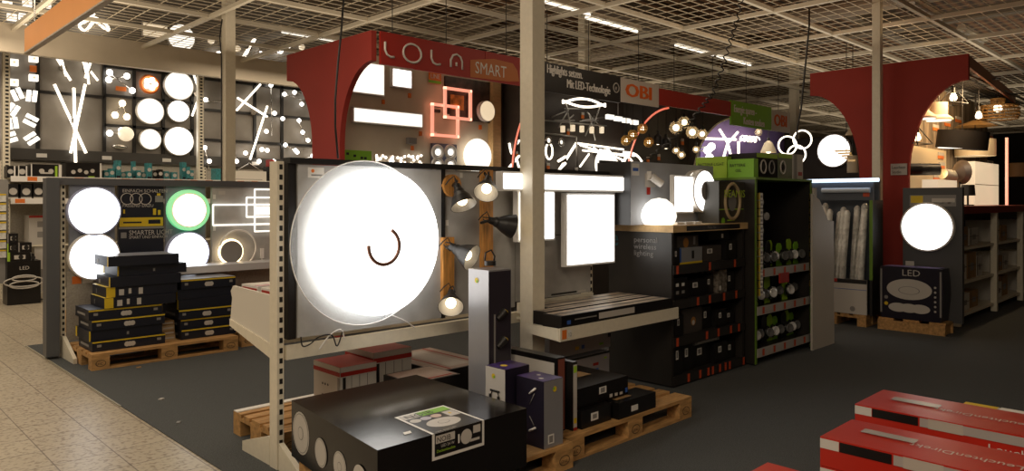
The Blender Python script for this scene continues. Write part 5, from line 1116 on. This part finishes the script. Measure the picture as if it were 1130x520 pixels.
# ------------------------------------------------------------------ disc lamp stand and its carton
DX = 9.06
ds_ = thing('lamp_stand_display', 'dark grey stand board with one round lit lamp beside the red arch', 'display', (DX, 2.6, 0))
m = MB().box((DX, 2.26, .11), (DX+.07, 2.86, 1.60), mat('stand_grey', (.075, .075, .078), .5)); bx = (DX, DX+.07, 2.26, 2.86, .11, 1.60)
decals(m, bx, [('-x', .12, .9, .86, .945, greyp), ('-x', .14, .35, .885, .94, yellow), ('-x', .5, .88, .89, .92, offw), ('-x', .05, .2, .40, .44, offw)])
for k in range(3): decals(m, bx, [('disc', '-x', .55+.12*k, .895, .02, offw)])
m.obj('board', ds_)
disc_lamp('round white lit lamp on the dark grey stand board at the right', 1024, 250.5, 27, x=DX-.005, lm=led)
tpb = thing('plank_riser', 'low wooden plank riser under the dark LED carton', 'pallet', (8.9, 2.68, 0))
MB().box((8.73, 2.34, 0), (8.755, 3.02, .115), wood).obj('front_board', tpb); MB().box((9.01, 2.34, 0), (9.035, 3.02, .115), wood).obj('back_board', tpb)
for yy in (2.34, 2.6, 2.86): MB().box((8.756, yy, .116), (9.01, yy+.16, .138), wood).obj('top_board', tpb)
MB().box((8.756, 2.36, 0), (9.009, 2.40, .115), wood).obj('side_board', tpb)
x0, x1, y0, y1, z0, z1 = 8.76, 9.02, 2.38, 3.00, .14, .715
m = MB(); X_ = 8.76
prof = [(3.00-.01, z0), (3.0+.01, z0+.3), (3.0, z1), (2.38, z1), (2.36, z0+.3), (2.39, z0)]
m.prism(prof[::-1], 'x', x0, x1, mat('deep_blue_carton', (.012, .010, .022), .3)); bx = (x0, x1, y0, y1, z0, z1)
def oval(a, b, ry, rz, mt, e): c_ = face_pt(bx, '-x', a, b, e); m.quad([c_+Vector((0, -ry*math.cos(k*math.pi/16), rz*math.sin(k*math.pi/16))) for k in range(32)], mt)
oval(.48, .58, .23, .115, offw, .002); oval(.48, .56, .11, .045, greyp, .003); oval(.48, .56, .10, .04, offw, .004)
for a_ in (.3, .48, .66): oval(a_, .22, .10, .05, offw, .0025+a_*.001)
for k in range(6): oval(.9, .2+.09*k, .012, .012, offw, .003)
m.text('LED', face_pt(bx, '-x', .36, .84, .003), (0, -1, 0), EZ, .10, offw, sx=1.1)
decals(m, bx, [('disc', '-x', .1, .28, .02, yellow), ('disc', '-x', .1, .4, .02, greyp), ('-x', .0, .03, .1, .95, greyp), ('-x', .97, 1, .1, .95, greyp), ('+z', .1, .9, .06, .94, mat('lilac_top', (.16, .12, .25), .3, noise=.9, scale=25))]); m.obj('led_carton', None, 'dark bulging carton with printed oval lamps in front of the stand board', 'box')
# ------------------------------------------------------------------ right hand aisle shelving under the red counter
AY = 2.40
sh = thing('aisle_shelving', 'dim shelving under a dark red counter edge at the right picture edge', 'shelf', (11, 2.8, 0))
m = MB().box((9.50, AY-.02, 1.30), (13.6, 3.0, 1.39), mat('counter_red', (.26, .03, .015), .4)); m.obj('counter', sh)
for x in (9.52, 11.2, 12.7): MB().box((x, AY, 0), (x+.07, AY+.07, 1.30), cream).obj('upright', sh)
for z in (.12, .50, .90): MB().box((9.55, AY+.03, z-.03), (13.5, 2.95, z), cream).obj('shelf', sh)
MB().box((9.55, 2.95, .05), (13.5, 2.98, 1.3), mat('dim_back_panel', (.10, .09, .08), .7)).obj('back_panel', sh)
rn = random.Random(9); kk = 0
wsh = {.12: 'bottom', .50: 'middle', .90: 'top'}
for z in (.12, .50, .90):
    x = 9.66; j = 0
    while x < 13.0:
        wd = rn.uniform(.22, .42); h = rn.uniform(.2, .33)
        if not (11.0 < x+wd and x < 11.3) and not (12.5 < x+wd and x < 12.8):
            carton('stock_carton', '%s stock carton from the left on the %s shelf below the red counter' % (nmz[j], wsh[z]), 'box', (x, x+wd-.02, AY+.08+rn.random()*.05, 2.85, z+.001, z+h), [offw, cream_pale, brownc][j % 3], [('-y', .1, .16, .05, .95, dark), ('-y', .3, .7, .3, .6, greyp), ('-y', .0, 1, .48, .51, dark)], 'stock cartons below the red counter'); j += 1
        x += wd
# lamp corner above the counter
PYW = 3.31
m = MB().box((9.80, PYW, 0), (14.8, PYW+.04, 3.1), plankw); m.obj('plank_wall', None, 'weathered wooden plank wall behind the hanging lamps at the right', 'display wall')
MB().box((10.0, PYW-.03, 1.39), (12.3, PYW-.002, 2.2), mat('cream_panel', (.7, .58, .4), .6)).obj('backing_panel', None, 'warm cream backing panel low on the plank wall', 'panel')
pg = 'pendants in the plank wall corner'
def pend2(*a, **k): return pendant(*a, **k)
pendant('white glass saucer pendant highest at the arch curve', 1022, 127, 2.9, .01, bulbw, 'globe', pg) if False else None
def saucer(label, u, v, y, r):
    c = PY(u, v, y); t = thing('pendant_lamp', label, 'pendant lamp', (c.x, c.y, c.z-.03), pg)
    MB().lathe([(.03, .09), (r*.5, .06), (r, 0), (r, -.02), (r*.9, -.02)], c, EZ, ivory).obj('shade', t); MB().cyl(c-Vector((0, 0, .022)), c-Vector((0, 0, .028)), r*.88, ledsoft, n=28).obj('diffuser', t); MB().cyl(c+Vector((0, 0, .09)), (c.x, c.y, 3.06), .006, dark, n=6).obj('cord', t)
saucer('small saucer pendant lamp, left of two behind the arch curve', 1021, 129, 2.9, .13); saucer('larger saucer pendant lamp with tall ivory neck', 1036, 131, 2.85, .16)
c = PY(1036, 122, 2.85); MB().cyl(c-Vector((0, 0, .06)), c+Vector((0, 0, .10)), .10, ivory, n=24).obj('cylinder_shade', None, 'ivory cylinder shade standing over the larger saucer pendant', 'lamp shade')
t = thing('drum_pendant', 'large black drum pendant hanging over the counter lamps', 'pendant lamp', PY(1063, 163, 2.75)); c = PY(1062, 154, 2.75); r = 25*depth(c)/FPX
MB().lathe([(r, -.125), (r, .11), (r*.98, .11), (r*.98, -.125)], c, (.0, -.12, 1), mat('black_fabric', (.03, .025, .022), .8), n=40).obj('shade', t); MB().cyl(c-Vector((0, 0, .10)), c-Vector((0, 0, .095)), r*.95, ledsoft, n=36).obj('diffuser', t); MB().cyl(c, (c.x, c.y, 3.06), .006, dark, n=6).obj('cord', t)
t = thing('drum_pendant', 'beige drum pendant half hidden behind the large black drum', 'pendant lamp', PY(1078, 170, 2.95)); c = PY(1076, 163, 3.0); r = .27; MB().lathe([(r, -.13), (r, .12), (r*.98, .12), (r*.98, -.13)], c, EZ, ivory, n=36).obj('shade', t); MB().cyl(c-Vector((0, 0, .11)), c-Vector((0, 0, .105)), r*.95, leddim, n=36).obj('diffuser', t); MB().cyl(c, (c.x, c.y, 3.06), .006, dark, n=6).obj('cord', t)
for k, (u, v) in enumerate(((1052, 107), (1012, 151), (1080, 127))):
    c = PY(u, v, 2.97 if k == 1 else 2.8); t = thing('bulb_pendant', ['warm bare bulb in a black wire pyramid near the arch top', 'warm bare bulb in a black wire pyramid low at the arch edge', 'warm bare bulb on a black cord left of the rattan pendant'][k], 'pendant lamp', (c.x, c.y, c.z-.06), 'bare bulb pendants')
    MB().lathe([(0, -.055), (.035, -.045), (.045, -.015), (.035, .02), (.02, .05), (.018, .07)], c, EZ, bulbm, n=16).obj('bulb', t); MB().cyl(c+Vector((0, 0, .05)), c+Vector((0, 0, .12)), .022, dark).obj('socket', t); MB().cyl(c+Vector((0, 0, .12)), (c.x, c.y, 3.06), .006, dark, n=6).obj('cord', t)
    if k < 2:
        m = MB(); ap = c+Vector((0, 0, .14)); bs = [c+Vector((.24*math.cos(q2*math.pi/2+.4), .16*math.sin(q2*math.pi/2+.4), -.09)) for q2 in range(4)]
        for q2 in range(4): m.tube([ap, bs[q2]], .006, dark, n=5); m.tube([bs[q2], bs[(q2+1) % 4]], .006, dark, n=5)
        m.obj('wire_frame', t)
rat = mat('rattan', (.42, .24, .08), .6)
t = thing('rattan_pendant', 'ring shaped rattan pendant with lit top at the right', 'pendant lamp', PY(1100, 140, 2.75)); c = PY(1101, 124, 2.75); m = MB()
for z_, r in ((.20, .09), (.12, .09), (.09, .26), (.04, .28), (-.01, .28), (-.06, .28), (-.10, .26)): m.tube(ring_pts(c+Vector((0, 0, z_)), r, EX, EY, 30), .010, rat, closed=True, n=5)
for k in range(24): a_ = k*math.pi/12; d = Vector((math.cos(a_), math.sin(a_), 0)); m.tube([c+d*.09+Vector((0, 0, .2)), c+d*.09+Vector((0, 0, .1)), c+d*.26+Vector((0, 0, .09)), c+d*.28+Vector((0, 0, -.02)), c+d*.26+Vector((0, 0, -.1))], .006, rat, n=4)
m.obj('shade', t); MB().ball(c+Vector((0, 0, .06)), .06, bulbm).obj('bulb', t); MB().cyl(c+Vector((0, 0, .1)), (c.x, c.y, 3.06), .006, dark, n=6).obj('cord', t)
t = thing('rattan_pendant', 'flat rattan cone pendant over the black drum pendant', 'pendant lamp', PY(1077, 140, 3.0)); c = PY(1077, 138, 3.0); MB().lathe([(.05, .07), (.28, -.02), (.27, -.02), (.04, .06)], c, EZ, rat).obj('shade', t); MB().cyl(c+Vector((0, 0, .06)), (c.x, c.y, 3.06), .006, dark, n=6).obj('cord', t)
t = thing('triple_spot', 'black cylinder spots in a row with lit ends behind the stand board', 'wall lamp', PY(1010, 186, 3.2))
for k, u in enumerate((1016, 1027, 1037)):
    c = PY(u, 187, 2.95-.03*k); MB().cyl(c-Vector((.07, -.12, 0)), c, .075, dark, n=20).obj('cylinder', t); MB().cyl(c, c+Vector((.002, -.004, 0)), .066, ledsoft, n=20).obj('diffuser', t)
MB().cyl(PY(1010, 187, 3.27), PY(1026, 187, 3.0), .012, dark, n=6).obj('arm', t)
c = PY(1047, 193, 3.0); MB().lathe([(.07, -.14), (.075, .12), (.068, .12)], c, (1, -.3, -.1), ivory).obj('cylinder_shade', None, 'lit ivory cylinder spot right of the black cylinder spots', 'lamp'); MB().ball(c+Vector((.10, -.03, 0)), .06, ledwarm).obj('lit_bulb', None, 'warm lit bulb in the mouth of the ivory cylinder spot', 'bulb')
# counter lamps (resting on the counter)
def onc(u, y): p = PY(u, 200, y); p.z = 1.39; return p
c = onc(1068, 2.62); t = thing('table_lamp', 'small table lamp with black shade on the red counter', 'table lamp', c); MB().cyl(c, c+Vector((0, 0, .015)), .07, dark).obj('base', t); MB().cyl(c, c+Vector((0, 0, .14)), .012, dark).obj('stem', t); MB().lathe([(.085, .13), (.075, .27), (.07, .27), (.08, .13)], c, EZ, dark).obj('shade', t)
c = onc(1059, 2.9); t = thing('floor_fan_lamp', 'round tilted dark reflector lamp behind the small black table lamp', 'table lamp', c); MB().cyl(c, c+Vector((0, 0, .012)), .09, dark).obj('base', t); MB().cyl(c, c+Vector((0, 0, .42)), .010, dark).obj('stem', t); MB().lathe([(.02, -.08), (.12, -.02), (.17, .04), (.165, .045), (.02, -.06)], c+Vector((0, 0, .46)), (.8, -.5, 0), mat('warm_grey_metal', (.25, .2, .16), .4, .5)).obj('reflector', t)
for k, (u0, u1, v0) in enumerate(((1076, 1102, 178), (1035, 1056, 198))):
    a = PY(u0, v0, 2.8); b = PY(u1, v0, 2.8); m = MB().box((a.x, 2.8, 1.392), (b.x, 2.98, a.z), mat('cream_glow_box', (1, .78, .50), emit=.55)); bx = (a.x, b.x, 2.8, 2.98, 1.392, a.z)
    decals(m, bx, [('-y', 0, 1, .47, .485, greyp)]); m.obj('lamp_display_box', None, ['tall cream two part box lamp on the red counter', 'low cream box lamp on the red counter by the stand board'][k], 'lamp')
for k, (u0, u1) in enumerate(((1111, 1130),)):
    c = PY(1124, 187, 2.7); MB().cyl(c-Vector((0, 0, .12)), c+Vector((0, 0, .10)), .17, mat('brown_shade', (.16, .09, .04), .7), n=28).obj('drum_lamp', None, 'brown drum shade at the right picture edge', 'lamp')
c0 = PY(1111, 152, 2.6); c1 = PY(1111, 200, 2.6); c1.z = 1.386; MB().cyl(c1, c0, .02, ledpink, n=10).obj('light_tube', None, 'thin coral and white lit tube standing at the right end of the counter', 'lamp')
for k, (u, v) in enumerate(((1033, 141), (1046, 136), (1036, 172), (1037, 183), (1058, 132), (1091, 181), (1093, 150), (1031, 196))):
    m = MB(); a = PY(u-3, v-4, PYW-.01); b = PY(u+3, v+4, PYW-.01); z_ = (a.z+b.z)/2; yb_ = PYW-.031 if v > 150 else PYW; m.box((a.x, yb_-.012, z_), (b.x, yb_, a.z), offw); m.box((a.x, yb_-.012, b.z), (b.x, yb_, z_), orangep)
    m.obj('price_tag', None, ['price tag under the larger saucer pendant', 'price tag right of the saucer pendants', 'upper price tag under the left of the black drum', 'lower price tag under the left of the black drum', 'grey price tag high on the plank wall', 'price tag on the tall cream box lamp', 'price tag beside the ring shaped rattan pendant', 'lowest price tag by the black cylinder spots'][k], 'tag', 'price tags on the plank wall')
m = MB(); a = PX(983, 181, 9.73); b = PX(1001, 193, 9.73); m.box((9.725, b.y, b.z), (9.739, a.y, a.z), offw); bx = (9.725, 9.739, b.y, a.y, b.z, a.z); m.text('Leuchten', face_pt(bx, '-x', .08, .55, .002), (0, -1, 0), EZ, .05, dark, sx=.85); m.text('Studio', face_pt(bx, '-x', .08, .15, .002), (0, -1, 0), EZ, .05, dark, sx=.85); m.obj('notice', None, 'small white notice fixed low on the dark red arch panel', 'sign')
# ------------------------------------------------------------------ far black display behind the arch
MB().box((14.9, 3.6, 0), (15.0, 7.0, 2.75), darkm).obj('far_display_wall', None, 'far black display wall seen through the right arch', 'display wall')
disc_lamp('large pale lit disc on the far black display wall', 921, 166.5, 18.5, x=14.88, lm=led)
t = thing('wood_slat_lamp', 'warm lit wooden slat lamp hanging left of the dark red arch', 'pendant lamp', PX(935, 175, 11.5))
for k in range(5): p1 = PX(921+k*4.2, 165+k*2.2, 11.5); p2 = PX(936+k*2.4, 167+k*2.8, 11.5); MB().box((11.5-.02*k, min(p1.y, p2.y), p2.z), (11.56-.02*k, max(p1.y, p2.y), p2.z+.025), mat('glow_wood', (.75, .42, .12), .5, emit=.5)).obj('slat', t)
p = PX(936, 160, 11.5); MB().cyl(PX(934, 168, 11.52), (11.52, PX(934, 168, 11.52).y, 3.875), .006, dark, n=6).obj('cord', t)
p = PX(941, 146, 11.5); t = thing('pendant_lamp', 'small ivory pendant high beside the dark red arch curve', 'pendant lamp', p); MB().lathe([(.03, .08), (.12, -.05), (.11, -.05)], p, EZ, ivory).obj('shade', t); MB().cyl(p+Vector((0, 0, .07)), (p.x, p.y, 3.875), .006, dark, n=6).obj('cord', t)
p = PX(941, 182, 11.5); t = thing('pendant_lamp', 'low ivory cylinder pendant beside the dark red arch leg', 'pendant lamp', p); MB().cyl(p-Vector((0, 0, .12)), p+Vector((0, 0, .14)), .08, ivory).obj('shade', t); MB().cyl(p+Vector((0, 0, .14)), (p.x, p.y, 3.875), .006, dark, n=6).obj('cord', t)
# ring trio pendant
t = thing('ring_trio_lamp', 'pendant of three interlocked thin lit rings over the lime edged rack', 'pendant lamp', PY(880, 160, 3.9)); 
for u, v in ((869, 160.5), (885.5, 154), (879, 170.5)):
    c = PY(u, v, 3.9); MB().tube(ring_pts(c, 10*depth(c)/FPX, Vector(RT+(0,)), EZ, 36), .010, ledline, closed=True, n=6).obj('ring', t)
c = PY(880, 145, 3.9); q3 = PY(893, 33, 3.9)
MB().tube([PY(u, v, 3.9) for u, v in ((879, 162), (880, 140), (884, 120), (887, 90), (890, 60), (893, 28))]+[Vector((q3.x, q3.y, 3.84))], .011, dark, n=6).obj('cord', t)
# loose cables from the ceiling
yc_ = 3.55
pts = [PY(u, v, yc_) for u, v in ((379, 0), (377, 30), (373, 70), (370, 110), (370, 140), (373, 175))]; pts.insert(0, pts[0]+Vector((0.02, 0, 3.80-pts[0].z)))
MB().tube(pts, .006, dark, n=6).obj('ceiling_cable', None, 'straight black cable hanging from the ceiling to the ring lamp board', 'cable')
base = [PY(u, v, 3.6) for u, v in ((822, -20), (815, 15), (806, 45), (797, 75), (787, 103), (775, 118), (757, 140), (733, 162), (712, 178), (704, 187))]
dense = []
for i in range(len(base)-1):
    for k in range(16): dense.append(base[i].lerp(base[i+1], k/16))
cp_ = []
for i, p in enumerate(dense):
    a_ = i*math.pi/2.5; cp_.append(p+Vector((.02*math.cos(a_), .02*math.sin(a_), .006*math.sin(a_))))
MB().tube(cp_, .0065, dark, n=5).obj('curly_cable', None, 'curly black cable hanging from the ceiling down to the cabinet top display', 'cable')
# ------------------------------------------------------------------ red cartons in the foreground
def redlong(label, x0, x1, y1, k, sk, top=False):
    z0 = .146+k*.118; y0 = y1-1.35
    m = MB().box((x0, y0, z0+.001), (x1, y1, z0+.117), redbox); bx = (x0, x1, y0, y1, z0, z0+.117)
    ds = [('-x', 0, .055, .62, .95, offw), ('-x', .057, .20, .62, .95, blk), ('-x', .205, 1, .62, .95, mat('grey_band', (.34, .31, .29), .4)), ('-x', .23, .33, .60, .97, mat('tape', (.42, .38, .33), .2)), ('-y', 0, 1, .62, .95, offw)]
    if top: ds += [('+z', .50, .68, .78, .93, mat('silver_sticker', (.50, .48, .46), .2, .3)), ('+z', .02, .98, .0, .02, dark)]
    decals(m, bx, ds)
    m.text('LeuchtenDirekt', face_pt(bx, '-x', .395, .24, .003), (0, -1, 0), EZ, .045, offw, sx=1.35)
    if top: m.text('LeuchtenDirekt', (x0+(x1-x0)*.52, y1-.66, bx[5]+.001), (0, 1, 0), (-1, 0, 0), .062, offw, sx=.95)
    m.obj('long_red_carton', None, label, 'box', 'long red cartons in the foreground')
lv = ['bottom', 'second', 'topmost']
for k in range(3):
    redlong('long red carton, %s of the farthest right foreground stack' % lv[k], 3.54, 3.91, 1.325, k, 0, k == 2)
    redlong('long red carton, %s of the middle foreground stack' % lv[k], 2.95, 3.28, 1.24, k, 0, k == 2)
    redlong('long red carton, %s of the nearest foreground stack, mostly below the frame' % lv[k], 2.19, 2.52, 1.25, k, 0, k == 2)
pallet('wooden pallet under the nearer red foreground cartons', 2.10, .15, 1.22, 1.0)
pallet('wooden pallet under the farther red foreground cartons', 3.40, .15, 1.1, 1.0)
a = PZ(1058.7, 441, .5)
m = MB().box((3.93, .02, .146), (4.07, 1.0, .47), offw); bx = (3.93, 4.07, .02, 1.0, .146, .47); decals(m, bx, [('+z', 0, 1, .86, 1, yellow), ('-x', 0, .15, .2, 1, yellow), ('+z', 0, 1, 0, .85, white)]); m.obj('white_carton', None, 'white carton with yellow end strip behind the farthest red cartons', 'box')
# small litter on the carpet
for k, (u, v) in enumerate(((153, 406), (178, 441), (197, 467))):
    p = PZ(u, v, .006); MB().box(p-Vector((.018, .012, 0)), p+Vector((.018, .012, .008)), [brownc, offw, greyp][k], rot=.5*k).obj('scrap', None, ['brown scrap on the carpet near the left pallet', 'pale scrap in the middle of the carpet', 'grey scrap on the carpet nearest the viewer'][k], 'scrap')
